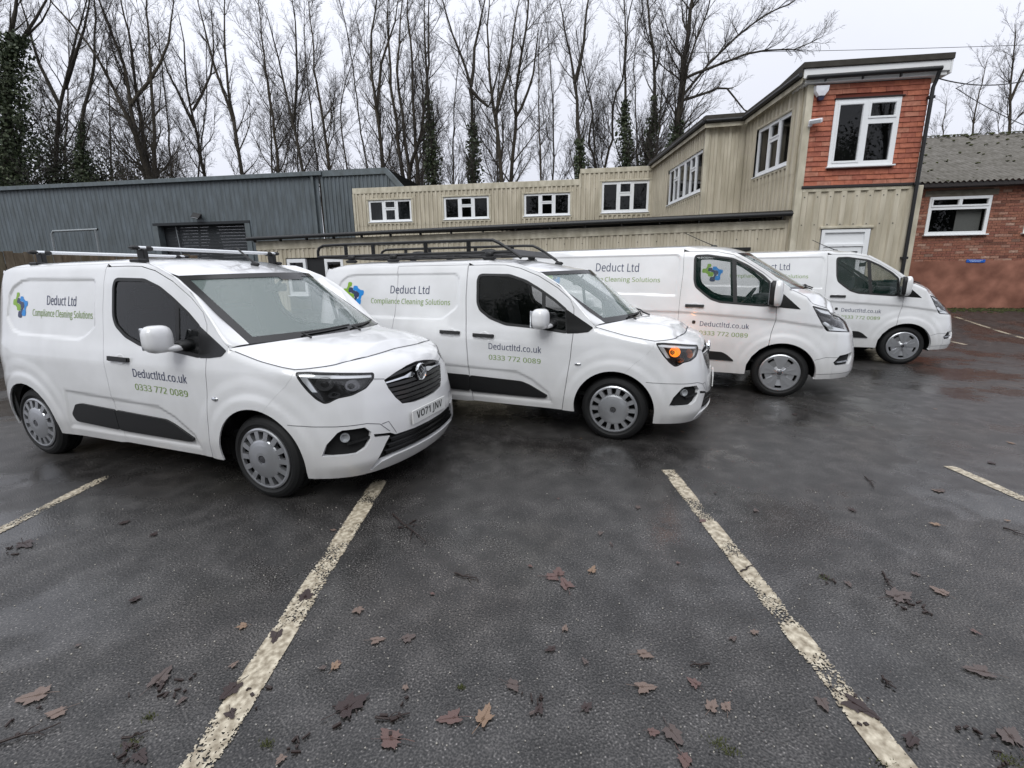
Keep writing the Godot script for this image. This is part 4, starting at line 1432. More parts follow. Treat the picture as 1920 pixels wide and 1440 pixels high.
	for i in 4:
		M["tile%d" % i] = triplanar(mat([Color(0.72, 0.435, 0.34), Color(0.75, 0.455, 0.35), Color(0.67, 0.395, 0.315), Color(0.73, 0.49, 0.405)][i], 0.75), tile, Vector3(1.5, 1.5, 1.5))
	M.tile_back = mat(Color(0.42, 0.2, 0.15), 0.9)
	var br := mat(Color.WHITE, 0.9)
	br.vertex_color_use_as_albedo = true
	M.brick = triplanar(br, tone_texture(0.03, 4, 256, 31, Color(0.72, 0.70, 0.68), Color(1, 1, 1)), Vector3(2, 2, 2))
	M.mortar = mat(Color(0.52, 0.41, 0.36), 0.95)
	M.render = triplanar(mat(Color(0.68, 0.475, 0.40), 0.95), tone_texture(0.008, 5, 512, 33, Color(0.60, 0.56, 0.54), Color(1, 1, 1)), Vector3(0.35, 0.35, 0.35))
	M.concrete = triplanar(mat(Color(0.50, 0.48, 0.44), 0.9), streak, Vector3(1, 1, 1))
	M.sheet = triplanar(mat(Color(0.50, 0.485, 0.465), 0.9), tone_texture(0.012, 5, 512, 35, Color(0.58, 0.57, 0.53), Color(1, 1, 1)), Vector3(0.5, 0.5, 0.5))
	M.moss = mat(Color(0.25, 0.265, 0.13), 1.0)
	M.blue_sign = mat(Color(0.10, 0.36, 0.72), 0.4)
	M.white_ink = mat(Color(0.85, 0.9, 0.95), 0.5)
	var wood := tone_texture(0.02, 5, 512, 41, Color(0.62, 0.58, 0.52), Color(1, 1, 1))
	for i in 3:
		M["board%d" % i] = triplanar(mat([Color(0.42, 0.38, 0.33), Color(0.39, 0.36, 0.30), Color(0.44, 0.39, 0.335)][i], 0.9), wood, Vector3(1.2, 0.25, 1.2))
	M.galvanised = mat(Color(0.55, 0.57, 0.58), 0.45, 0.5)
	M.alarm = mat(Color(0.88, 0.88, 0.90), 0.35)
	M.alarm_blue = mat(Color(0.10, 0.10, 0.22), 0.3)
	var bark := tone_texture(0.03, 5, 256, 51, Color(0.62, 0.6, 0.56), Color(1, 1, 1))
	for i in 3:
		M["bark%d" % i] = triplanar(mat([Color(0.32, 0.295, 0.255), Color(0.285, 0.265, 0.235), Color(0.345, 0.315, 0.27)][i], 0.95), bark, Vector3(1, 0.4, 1))
	M.twig = mat(Color(0.25, 0.23, 0.215), 0.95)
	var ivy := mat(Color.WHITE, 0.6)
	ivy.vertex_color_use_as_albedo = true
	M.ivy = ivy
	var leaf_tex := tone_texture(0.03, 4, 256, 61, Color(0.6, 0.55, 0.55), Color(1, 1, 1))
	var lc := [Color(0.53, 0.465, 0.42), Color(0.45, 0.355, 0.33), Color(0.62, 0.525, 0.43), Color(0.23, 0.165, 0.155), Color(0.39, 0.345, 0.325)]
	for i in 5:
		M["leaf%d" % i] = triplanar(mat(lc[i], 0.42), leaf_tex, Vector3(9, 9, 9))
	M.stick = mat(Color(0.16, 0.11, 0.095), 0.55)
	M.stone = mat(Color(0.72, 0.70, 0.66), 0.8)
	var line := mat(Color(0.86, 0.825, 0.745), 0.5)
	triplanar(line, tone_texture(0.04, 6, 512, 71, Color(0.52, 0.49, 0.45), Color(1, 1, 1)), Vector3(1.1, 1.1, 1.1))
	M.line = line
	tarmac()


func tarmac() -> void:
	var n := 2048
	var fine := noise_image(0.27, 2, n, 3, FastNoiseLite.TYPE_CELLULAR)
	fine.convert(Image.FORMAT_L8)
	var grit := noise_image(0.33, 2, n, 4)
	grit.convert(Image.FORMAT_L8)
	var wide := noise_image(0.0022, 5, n, 8)
	wide.convert(Image.FORMAT_L8)
	var mid := noise_image(0.014, 5, n, 9)
	mid.convert(Image.FORMAT_L8)
	var f := fine.get_data(); var g := grit.get_data(); var w := wide.get_data(); var m := mid.get_data()
	var al := PackedByteArray(); al.resize(n * n * 3)
	var ro := PackedByteArray(); ro.resize(n * n)
	var hi := PackedByteArray(); hi.resize(n * n)
	for i in n * n:
		var gr := g[i] - 128
		var wet := clampf((0.7 * w[i] + 0.3 * m[i] - 100.0) / 62.0, 0.0, 1.0)
		wet = wet * wet * (3.0 - 2.0 * wet)
		var k := 52.0 - 4.0 * wet + 0.16 * (m[i] - 128) + 0.46 * gr
		if gr > 74: k += (gr - 74) * 2.4
		k = clampf(k, 16, 190)
		al[3 * i] = int(k * 1.03); al[3 * i + 1] = int(k); al[3 * i + 2] = int(k * 0.98)
		ro[i] = int(clampf(104.0 - 52.0 * wet + 0.16 * gr, 30, 220))
		hi[i] = int(clampf(128.0 + (1.0 - 0.72 * wet) * (0.65 * gr + 0.35 * (128 - f[i])), 0, 255))
	var ia := Image.create_from_data(n, n, false, Image.FORMAT_RGB8, al)
	var ir := Image.create_from_data(n, n, false, Image.FORMAT_L8, ro)
	var ih := Image.create_from_data(n, n, false, Image.FORMAT_L8, hi)
	ih.convert(Image.FORMAT_RGBA8)
	ih.bump_map_to_normal_map(2.2)
	var t := StandardMaterial3D.new()
	t.albedo_texture = ImageTexture.create_from_image(ia)
	t.vertex_color_use_as_albedo = true
	t.roughness = 1.0
	t.roughness_texture = ImageTexture.create_from_image(ir)
	t.normal_enabled = true
	t.normal_texture = ImageTexture.create_from_image(ih)
	t.normal_scale = 0.5
	t.metallic_specular = 0.5
	t.uv1_scale = Vector3(0.13, 0.13, 0.13)
	M.tarmac = t


# ---------------------------------------------------------------- ground, lines, litter
func ground() -> void:
	var xs := []; var zs := []
	var x := -160.0
	while x < 160.0:
		xs.append(x)
		x += 0.14 if absf(x - 1.0) < 6.0 else (0.5 if absf(x) < 20 else 12.0)
	xs.append(160.0)
	var z := 60.0
	while z > -180.0:
		zs.append(z)
		z -= 0.14 if z < 0.2 and z > -9.0 else (0.5 if z < 4 and z > -40 else 12.0)
	zs.append(-180.0)
	var mb := MB.new()
	mb.coloured = true
	var f := FastNoiseLite.new(); f.seed = 91; f.frequency = 0.35; f.fractal_octaves = 4
	var f2 := FastNoiseLite.new(); f2.seed = 92; f2.frequency = 1.4; f2.fractal_octaves = 3
	var nx := xs.size()
	for j in zs.size():
		for i in nx:
			var a: float = xs[i]; var b: float = zs[j]
			var h := ground_height(a, b)
			var e := 0.3
			var nn := Vector3(ground_height(a - e, b) - ground_height(a + e, b), 2 * e, ground_height(a, b - e) - ground_height(a, b + e)).normalized()
			var s := f.get_noise_2d(a, b); var q := f2.get_noise_2d(a, b)
			var k := 1.0 + 0.16 * s + 0.10 * q
			var brown := clampf(0.04 + 0.45 * f.get_noise_2d(a + 50, b - 20), 0, 0.35)
			mb.col = Color(k * (1.0 + brown * 0.25), k, k * (1.0 - brown * 0.25))
			mb.vert(Vector3(a, h, b), nn, Vector2(a, b))
	for j in zs.size() - 1:
		for i in nx - 1:
			var a := j * nx + i
			mb.face(a, a + 1, a + nx + 1); mb.face(a, a + nx + 1, a + nx)
	var o := part("car_park_ground", mb, M.tarmac, self)
	o.set_meta("kind", "structure"); o.set_meta("label", "wet dark tarmac of the yard"); o.set_meta("category", "ground")


# worn paint: small cells of a strip, some of them gone
func painted_line(a: Vector3, b: Vector3, width: float, label: String, wear: float, sd: int) -> void:
	var mb := MB.new()
	var d := b - a; var len := d.length(); d /= len
	var c := Vector3(d.z, 0, -d.x)
	var f := FastNoiseLite.new(); f.seed = sd; f.frequency = 60.0; f.fractal_octaves = 4
	var f2 := FastNoiseLite.new(); f2.seed = sd + 5; f2.frequency = 2.6; f2.fractal_octaves = 3
	var st := 0.0042
	var nu := int(len / st); var nv := int(width / st) + 3
	for i in nu:
		for j in nv:
			var u := i * st; var w := (j - nv * 0.5 + 0.5) * st
			var p := a + d * u + c * w
			var edge := (absf(w) - width * 0.5) / 0.01
			var keep := f.get_noise_2d(p.x, p.z) * 1.0 + f2.get_noise_2d(p.x, p.z) * 1.15 + 0.44 - wear - maxf(edge + 1.0, 0.0) * 0.35
			if u < 0.05 or u > len - 0.05: keep -= 0.15
			if keep < 0: continue
			var y := 0.004
			var q := [p, p + d * st, p + d * st + c * st, p + c * st]
			var ids := []
			for e in q: ids.append(mb.vert(Vector3(e.x, ground_height(e.x, e.z) + y, e.z), Vector3.UP))
			mb.face(ids[0], ids[1], ids[2]); mb.face(ids[0], ids[2], ids[3])
	var o := part("parking_line", mb, M.line, self)
	tag(o, label, "parking line", "painted parking bay lines")


func lines() -> void:
	painted_line(Vector3(-3.44, 0, 0.6), Vector3(-3.412, 0, -3.76), 0.09, "faint worn bay line left of the nearest van's front wheel", 0.36, 1)
	painted_line(Vector3(-1.085, 0, 0.9), Vector3(-1.08, 0, -3.62), 0.115, "cream bay line running up to the nearest van's bumper", 0.10, 2)
	painted_line(Vector3(1.27, 0, 0.9), Vector3(1.305, 0, -3.75), 0.10, "cream bay line in the middle of the yard, clear of the vans", 0.0, 3)
	painted_line(Vector3(3.66, 0, 0.6), Vector3(3.68, 0, -3.76), 0.085, "short cream bay line at the right edge of the yard", 0.14, 4)
	painted_line(on_ground(1792, 583), on_ground(1990, 609), 0.09, "pale line along the foot of the brick shed", 0.15, 6)
	painted_line(on_ground(1760, 598), on_ground(1818, 613), 0.09, "short pale line just past the farthest van's bumper", 0.15, 7)


func leaf_mesh(sd: int, curl: float) -> MB:
	var r := RandomNumberGenerator.new(); r.seed = sd
	var lobes := []
	for l in [[0.0, 1.0], [0.95, 0.86], [-0.95, 0.86], [1.9, 0.62], [-1.9, 0.62]]:
		lobes.append([l[0] + r.randf_range(-0.16, 0.16), l[1] * (r.randf_range(0.72, 1.08) if r.randf() > 0.16 else 0.45), r.randf_range(0.7, 1.15)])
	var n := 60
	var mb := MB.new()
	var rim := []
	var wide := r.randf_range(0.72, 1.05)
	for i in n:
		var a := TAU * i / n - PI
		var best := 0.40 + 0.06 * sin(a * 3.0 + sd)
		for l in lobes:
			var d := absf(wrapf(a - l[0], -PI, PI))
			best = maxf(best, l[1] * (1.0 - d * l[2]) * (0.93 + 0.07 * cos(d * 24.0)))
		if absf(a) > 2.8: best = 0.2
		best *= r.randf_range(0.90, 1.05)
		rim.append(Vector2(sin(a) * wide, cos(a)) * best)
	# a torn bite out of some of them
	if r.randf() < 0.5:
		var at := r.randi() % n
		for k in 9: rim[(at + k) % n] *= lerpf(1.0, 0.55, sin(PI * k / 8.0))
	var rings := [0.0, 0.35, 0.7, 1.0]
	var rows := []
	var p0 := r.randf() * 6.0
	for k in 4:
		var row := []
		for i in n + 1:
			var p: Vector2 = rim[i % n] * rings[k]
			var y := 0.018 + curl * (0.4 * p.length_squared() + 0.28 * sin(p.x * 3.4 + p0) * p.length() + 0.2 * absf(p.x) - 0.12 * p.y)
			row.append(Vector3(p.x, maxf(y, 0.012), p.y))
		rows.append(row)
	mb.grid(rows, true)
	mb.tube(PackedVector3Array([Vector3(0, 0.035, 0.75), Vector3(0, 0.03, -0.1), Vector3(0.05, 0.05, -0.5), Vector3(0.14, 0.03, -0.85)]), PackedFloat32Array([0.006, 0.016, 0.018, 0.02]), 4)
	return mb


func litter() -> void:
	rng.seed = 77
	var shapes := []
	for i in 12:
		shapes.append(leaf_mesh(300 + i, [0.02, 0.06, 0.04, 0.16, 0.03, 0.38, 0.02, 0.05, 0.1, 0.02, 0.2, 0.03][i]).mesh())
	var put := func(u: float, v: float, size: float, m: int, sh: int, label: String, group := "") -> void:
		var p := on_ground(u, v)
		var o := MeshInstance3D.new()
		o.name = numbered("leaf")
		o.mesh = shapes[sh]
		o.material_override = M["leaf%d" % m]
		add_child(o)
		o.position = p + Vector3(0, 0.006, 0)
		o.rotation = Vector3(rng.randf_range(-0.05, 0.05), rng.randf_range(0, TAU), rng.randf_range(-0.05, 0.05))
		o.scale = Vector3(size, size * 0.8, size) * 1.45
		tag(o, label, "leaf", group)
	# the ones that stand out
	put.call(1033, 1083, 0.058, 1, 0, "reddish brown leaf, left one of the cluster between the two long bay lines", "leaves lying on the tarmac")
	put.call(1062, 1100, 0.06, 1, 1, "reddish brown leaf, right one of the cluster between the two long bay lines", "leaves lying on the tarmac")
	put.call(1047, 1077, 0.045, 1, 2, "small reddish brown leaf at the far side of the middle cluster", "leaves lying on the tarmac")
	put.call(735, 1388, 0.07, 1, 0, "large dull red leaf near the bottom edge, right of the left bay line", "leaves lying on the tarmac")
	put.call(852, 1348, 0.055, 1, 1, "dull red leaf touching a tan leaf near the bottom edge", "leaves lying on the tarmac")
	put.call(905, 1352, 0.055, 2, 5, "tan curled leaf beside a dull red leaf near the bottom edge", "leaves lying on the tarmac")
	put.call(1206, 1228, 0.05, 0, 0, "pale brown leaf with its stalk towards the right bay line", "leaves lying on the tarmac")
	put.call(1203, 1290, 0.05, 0, 1, "pale brown leaf nearer the camera than the one with its stalk showing", "leaves lying on the tarmac")
	put.call(703, 1202, 0.04, 0, 1, "left one of two pale leaves just right of the left bay line", "leaves lying on the tarmac")
	put.call(761, 1199, 0.035, 4, 2, "right one of two pale leaves just right of the left bay line", "leaves lying on the tarmac")
	put.call(75, 1305, 0.06, 0, 2, "pale tan leaf, farther one of a pair by the left edge", "leaves lying on the tarmac")
	put.call(110, 1338, 0.05, 0, 0, "pale tan leaf, nearer one of a pair by the left edge", "leaves lying on the tarmac")
	put.call(296, 1278, 0.065, 4, 1, "grey brown leaf pressed flat beside dark debris left of the left bay line", "leaves lying on the tarmac")
	put.call(1710, 1385, 0.042, 3, 5, "dark red curled leaf right of the right bay line near the bottom", "leaves lying on the tarmac")
	put.call(1098, 1330, 0.03, 3, 3, "small dark red curled leaf between the bay lines near the bottom", "leaves lying on the tarmac")
	put.call(1258, 1372, 0.045, 4, 2, "brown leaf folded in half near the bottom, left of the right bay line", "leaves lying on the tarmac")
	put.call(1283, 1425, 0.045, 1, 0, "reddish leaf cut by the bottom edge, left of the right bay line", "leaves lying on the tarmac")
	put.call(1680, 1120, 0.075, 4, 3, "dark lifted leaf on the right of the yard with a long stalk", "leaves lying on the tarmac")
	put.call(1768, 1113, 0.045, 0, 2, "pale leaf on the right of the yard beyond the dark lifted leaf", "leaves lying on the tarmac")
	put.call(1895, 1385, 0.07, 4, 0, "large grey leaf by the right edge near the bottom", "leaves lying on the tarmac")
	put.call(1845, 1262, 0.06, 4, 1, "flat grey brown leaf halfway down the right side", "leaves lying on the tarmac")
	put.call(1600, 1320, 0.07, 3, 1, "dark wet leaf covering the right bay line", "leaves lying on the tarmac")
	put.call(572, 1122, 0.05, 3, 2, "dark wet leaf on the left bay line, the farther of two", "leaves lying on the tarmac")
	put.call(520, 1190, 0.05, 3, 1, "dark wet leaf on the left bay line, the nearer of two", "leaves lying on the tarmac")
	put.call(45, 1020, 0.075, 3, 5, "dark crumpled leaf by the left edge below the faint line", "leaves lying on the tarmac")
	put.call(650, 1330, 0.075, 3, 3, "dark crumpled leaf just right of the left bay line near the bottom", "leaves lying on the tarmac")
	put.call(960, 1285, 0.05, 4, 0, "dull flat leaf halfway between the bay lines near the bottom", "leaves lying on the tarmac")
	put.call(440, 1290, 0.05, 3, 2, "dark leaf touching the left side of the left bay line", "leaves lying on the tarmac")
	# the many small ones that nothing tells apart
	for i in 64:
		var u := rng.randf_range(10, 1910); var v := 1440.0 - 460.0 * pow(rng.randf(), 0.8)
		if rng.randf() < 0.3: v = rng.randf_range(740, 980); u = rng.randf_range(900, 1900)
		put.call(u, v, rng.randf_range(0.014, 0.04), [0, 1, 4, 3, 4, 2][rng.randi() % 6], rng.randi() % 12, "small brown fallen leaf lying loose on the tarmac", "small leaves scattered over the tarmac")
	# twigs
	var tw := [[735, 965, 800, 1020, "twig lying right of the left bay line's far end"], [225, 1388, 275, 1375, "short dark twig near the bottom left corner"], [1388, 1075, 1410, 1062, "short twig far right of the middle leaf cluster"], [1655, 1075, 1672, 1105, "thin stalk beside the dark lifted leaf"], [1330, 1245, 1290, 1250, "thin twig left of the right bay line"], [1620, 895, 1640, 915, "thin twig on the open tarmac at the right"], [0, 1395, 110, 1362, "long twig at the bottom left corner"], [700, 1350, 770, 1342, "crooked twig right of the left bay line near the bottom"], [1650, 1270, 1675, 1292, "dark curled twig right of the right bay line"], [1880, 990, 1920, 1005, "twig by the right edge beyond the pale leaf"], [850, 1075, 900, 1090, "fine twig left of the middle leaf cluster"]]
	for e in tw:
		var a := on_ground(e[0], e[1]); var b := on_ground(e[2], e[3])
		var pts := PackedVector3Array(); var rr := PackedFloat32Array()
		for i in 6:
			var t := i / 5.0
			pts.append(a.lerp(b, t) + Vector3(rng.randf_range(-0.008, 0.008), 0.006 + rng.randf() * 0.006, rng.randf_range(-0.008, 0.008))); rr.append(lerpf(0.0055, 0.0025, t))
		var mb := MB.new()
		mb.tube(pts, rr, 5, true)
		for i in 2:
			var c := pts[2 + i]; var d := (b - a).rotated(Vector3.UP, [0.7, -0.6][i]) * 0.28
			mb.tube(PackedVector3Array([c, c + d * 0.5 + Vector3(0, 0.006, 0), c + d]), PackedFloat32Array([0.003, 0.0025, 0.0015]), 4)
		tag(part("twig", mb, M.stick, self), e[4], "twig", "twigs lying on the tarmac")
	# bark debris, moss tufts, grit
	var dm := MB.new()
	for e in [[760, 985, 0.12], [650, 1335, 0.09], [290, 1300, 0.09], [340, 1290, 0.07], [740, 1340, 0.08], [40, 1025, 0.08], [1600, 1330, 0.1], [1700, 1130, 0.08], [1560, 1085, 0.07], [1720, 1140, 0.07], [470, 1300, 0.09], [20, 1380, 0.12], [250, 1395, 0.08], [560, 1395, 0.07], [1880, 1420, 0.1], [1830, 1375, 0.08], [1010, 1310, 0.06]]:
		var p := on_ground(e[0], e[1])
		for i in 6:
			var q := p + Vector3(rng.randfn(0, e[2] * 0.45), 0.006, rng.randfn(0, e[2] * 0.45))
			dm.box(q, Vector3(rng.randf_range(0.008, 0.035), rng.randf_range(0.003, 0.008), rng.randf_range(0.004, 0.012)), Basis(Vector3.UP, rng.randf() * TAU) * Basis(Vector3.BACK, rng.randf_range(-0.3, 0.3)))
	var dl := part("bark_debris", dm, M.stick, self)
	tag(dl, "dark shreds of bark and rotted leaf strewn over the tarmac", "debris", "", "stuff")
	var mm := MB.new()
	for e in [[1345, 1395, 0.05], [1370, 1410, 0.04], [1660, 1435, 0.06], [250, 1395, 0.05], [500, 1395, 0.03], [1895, 1425, 0.06], [1545, 1083, 0.05], [280, 1345, 0.03], [865, 1290, 0.02]]:
		var p := on_ground(e[0], e[1])
		for i in 70:
			var q := p + Vector3(rng.randfn(0, e[2] * 0.4), 0, rng.randfn(0, e[2] * 0.25))
			var d := Vector3(rng.randf_range(-1, 1), rng.randf_range(0.4, 1.2), rng.randf_range(-1, 1)).normalized() * rng.randf_range(0.006, 0.016)
			var s := d.cross(Vector3.UP).normalized() * 0.002
			mm.tri(q - s, q + s, q + d)
	tag(part("moss", mm, M.moss, self), "small tufts of green moss on the tarmac", "moss", "", "stuff")
	var gm := MB.new()
	for i in 520:
		var p := on_ground(rng.randf_range(0, 1920), 1440.0 - 520.0 * pow(rng.randf(), 0.9))
		gm.lump(p + Vector3(0, 0.002, 0), Vector3.ONE * rng.randf_range(0.0015, 0.0042), 2.0, Basis(), 6)
	tag(part("grit", gm, M.stone, self), "pale specks of grit in the tarmac", "grit", "", "stuff")


# ---------------------------------------------------------------- buildings
# a wall plane: origin at its foot, d along it, out towards the yard
func wall_basis(deg: float) -> Basis:
	var a := deg_to_rad(deg)
	var d := Vector3(cos(a), 0, sin(a))
	return Basis(d, Vector3.UP, d.cross(Vector3.UP))


# ribbed metal sheeting from t0 to t1 along a wall and y0 to y1, with openings [t0, t1, y0, y1]
func cladding(mb: MB, o: Vector3, b: Basis, t0: float, t1: float, y0: float, y1: float, pitch: float, deep: float, holes: Array, slope := 0.0, lap := -1.0) -> void:
	var cuts := []
	var prof := [[0.0, 0.0], [0.42, 0.0], [0.52, 1.0], [0.9, 1.0]]
	var n0 := int(floor(t0 / pitch)) - 1; var n1 := int(ceil(t1 / pitch)) + 1
	var knots := []
	for n in range(n0, n1 + 1):
		for p in prof: knots.append([(n + p[0]) * pitch, p[1] * deep])
	var depth := func(t: float) -> float:
		for i in knots.size() - 1:
			if t <= knots[i + 1][0]:
				return lerpf(knots[i][1], knots[i + 1][1], clampf((t - knots[i][0]) / maxf(knots[i + 1][0] - knots[i][0], 1e-6), 0, 1))
		return 0.0
	for e in knots:
		if e[0] > t0 and e[0] < t1: cuts.append(e[0])
	cuts.append(t0); cuts.append(t1)
	for h in holes:
		for t in [h[0], h[1]]:
			if t > t0 and t < t1: cuts.append(t)
	cuts.sort()
	for i in cuts.size() - 1:
		var a: float = cuts[i]; var c: float = cuts[i + 1]
		if c - a < 1e-4: continue
		var mid := (a + c) * 0.5
		var spans := [[y0, y1]]
		for h in holes:
			if mid > h[0] and mid < h[1]:
				var nx := []
				for s in spans:
					if h[2] > s[0]: nx.append([s[0], minf(s[1], h[2])])
					if h[3] < s[1]: nx.append([maxf(s[0], h[3]), s[1]])
				spans = nx
		var da: float = depth.call(a); var dc: float = depth.call(c)
		if lap > 0.0:      # the upper sheet hangs 7 mm in front of the lower one
			var cut := []
			for s in spans:
				if s[0] < lap and s[1] > lap: cut.append([s[0], lap + 0.05]); cut.append([lap, s[1]])
				else: cut.append(s)
			spans = cut
		for s in spans:
			if s[1] - s[0] < 1e-4: continue
			var k := slope if s[1] == y1 else 0.0
			var q := 0.007 if lap > 0.0 and s[0] >= lap else 0.0
			mb.quad(o + b * Vector3(a, s[0], da + q), o + b * Vector3(c, s[0], dc + q), o + b * Vector3(c, s[1] + k * (c - t0), dc + q), o + b * Vector3(a, s[1] + k * (a - t0), da + q))
			if q > 0.0 and is_equal_approx(s[0], lap): mb.quad(o + b * Vector3(a, lap, da), o + b * Vector3(c, lap, dc), o + b * Vector3(c, lap, dc + q), o + b * Vector3(a, lap, da + q))


func slab(called: String, o: Vector3, b: Basis, t0: float, t1: float, y0: float, y1: float, z0: float, z1: float, m: Material, parent: Node) -> MeshInstance3D:
	var mb := MB.new()
	mb.soft_box(o + b * Vector3((t0 + t1) * 0.5, (y0 + y1) * 0.5, (z0 + z1) * 0.5), Vector3(t1 - t0, y1 - y0, z1 - z0), minf(0.008, minf(y1 - y0, z1 - z0) * 0.2), b)
	return part(called, mb, m, parent)


# a window of white frames: panes are [x0, x1, y0, y1] as fractions; sash panes get a second, prouder frame
func window(o: Vector3, b: Basis, t0: float, t1: float, y0: float, y1: float, panes: Array, z: float, parent: Node, sashes := [], blind := -1) -> void:
	var w := t1 - t0; var h := y1 - y0
	var base := o + b * Vector3(t0, y0, z)
	var xs := [0.0, w]; var ys := [0.0, h]
	var rects := []
	for p in panes:
		var r := [p[0] * w, p[1] * w, p[2] * h, p[3] * h]
		rects.append(r)
		xs.append(r[0]); xs.append(r[1]); ys.append(r[2]); ys.append(r[3])
	xs.sort(); ys.sort()
	var mb := MB.new()
	var d := 0.06
	var P := func(x: float, y: float, q: float) -> Vector3: return base + b * Vector3(x, y, q)
	for i in xs.size() - 1:
		for j in ys.size() - 1:
			if xs[i + 1] - xs[i] < 1e-4 or ys[j + 1] - ys[j] < 1e-4: continue
			var mx: float = (xs[i] + xs[i + 1]) * 0.5; var my: float = (ys[j] + ys[j + 1]) * 0.5
			var inside := false
			for r in rects:
				if mx > r[0] and mx < r[1] and my > r[2] and my < r[3]: inside = true
			if not inside: mb.quad(P.call(xs[i], ys[j], 0), P.call(xs[i + 1], ys[j], 0), P.call(xs[i + 1], ys[j + 1], 0), P.call(xs[i], ys[j + 1], 0))
	for r in rects:
		mb.quad(P.call(r[0], r[2], 0), P.call(r[0], r[2], -d), P.call(r[1], r[2], -d), P.call(r[1], r[2], 0))
		mb.quad(P.call(r[0], r[3], -d), P.call(r[0], r[3], 0), P.call(r[1], r[3], 0), P.call(r[1], r[3], -d))
		mb.quad(P.call(r[0], r[2], 0), P.call(r[0], r[3], 0), P.call(r[0], r[3], -d), P.call(r[0], r[2], -d))
		mb.quad(P.call(r[1], r[3], 0), P.call(r[1], r[2], 0), P.call(r[1], r[2], -d), P.call(r[1], r[3], -d))
	mb.quad(P.call(0, 0, 0), P.call(0, h, 0), P.call(0, h, -0.1), P.call(0, 0, -0.1)); mb.quad(P.call(w, h, 0), P.call(w, 0, 0), P.call(w, 0, -0.1), P.call(w, h, -0.1))
	mb.quad(P.call(0, h, -0.1), P.call(0, h, 0), P.call(w, h, 0), P.call(w, h, -0.1)); mb.quad(P.call(0, 0, 0), P.call(0, 0, -0.1), P.call(w, 0, -0.1), P.call(w, 0, 0))
	for k in sashes:
		var r: Array = rects[k]
		var e := 0.045
		for q in [[r[0] - e, r[1] + e, r[2] - e, r[2] - 0.006], [r[0] - e, r[1] + e, r[3] + 0.006, r[3] + e], [r[0] - e, r[0] - 0.006, r[2] - 0.006, r[3] + 0.006], [r[1] + 0.006, r[1] + e, r[2] - 0.006, r[3] + 0.006]]:
			mb.box(P.call((q[0] + q[1]) * 0.5, (q[2] + q[3]) * 0.5, 0.009), Vector3(q[1] - q[0], q[3] - q[2], 0.02), b)
	mb.soft_box(P.call(w * 0.5, -0.018, 0.02), Vector3(w + 0.08, 0.034, 0.12), 0.006, b)
	var f := part("window", mb, M.upvc, parent)
	for r in rects:
		var g := MB.new()
		g.quad(P.call(r[0], r[2], -0.035), P.call(r[1], r[2], -0.035), P.call(r[1], r[3], -0.035), P.call(r[0], r[3], -0.035))
		part("pane", g, M.pane, f)
	var rm := MB.new()
	# the room behind, dark and 2 m deep
	var D := -1.8
	rm.quad(P.call(-0.3, -0.6, D), P.call(w + 0.3, -0.6, D), P.call(w + 0.3, h + 0.3, D), P.call(-0.3, h + 0.3, D))
	rm.quad(P.call(0, 0, -0.1), P.call(-0.3, -0.6, D), P.call(-0.3, h + 0.3, D), P.call(0, h, -0.1))
	rm.quad(P.call(w, h, -0.1), P.call(w + 0.3, h + 0.3, D), P.call(w + 0.3, -0.6, D), P.call(w, 0, -0.1))
	rm.quad(P.call(0, h, -0.1), P.call(-0.3, h + 0.3, D), P.call(w + 0.3, h + 0.3, D), P.call(w, h, -0.1))
	rm.quad(P.call(0, 0, -0.1), P.call(w, 0, -0.1), P.call(w + 0.3, -0.6, D), P.call(-0.3, -0.6, D))
	part("room", rm, M.room, f)
	if blind >= 0:
		var bl := MB.new()
		var r: Array = rects[blind]
		bl.box(P.call(lerpf(r[0], r[1], 0.76), (r[2] + r[3]) * 0.5, -0.16), Vector3((r[1] - r[0]) * 0.46, r[3] - r[2], 0.01), b)
		part("blind", bl, M.blind, f)


const THREE := [[0.045, 0.315, 0.09, 0.91], [0.40, 0.605, 0.66, 0.91], [0.40, 0.605, 0.09, 0.53], [0.685, 0.955, 0.09, 0.91]]


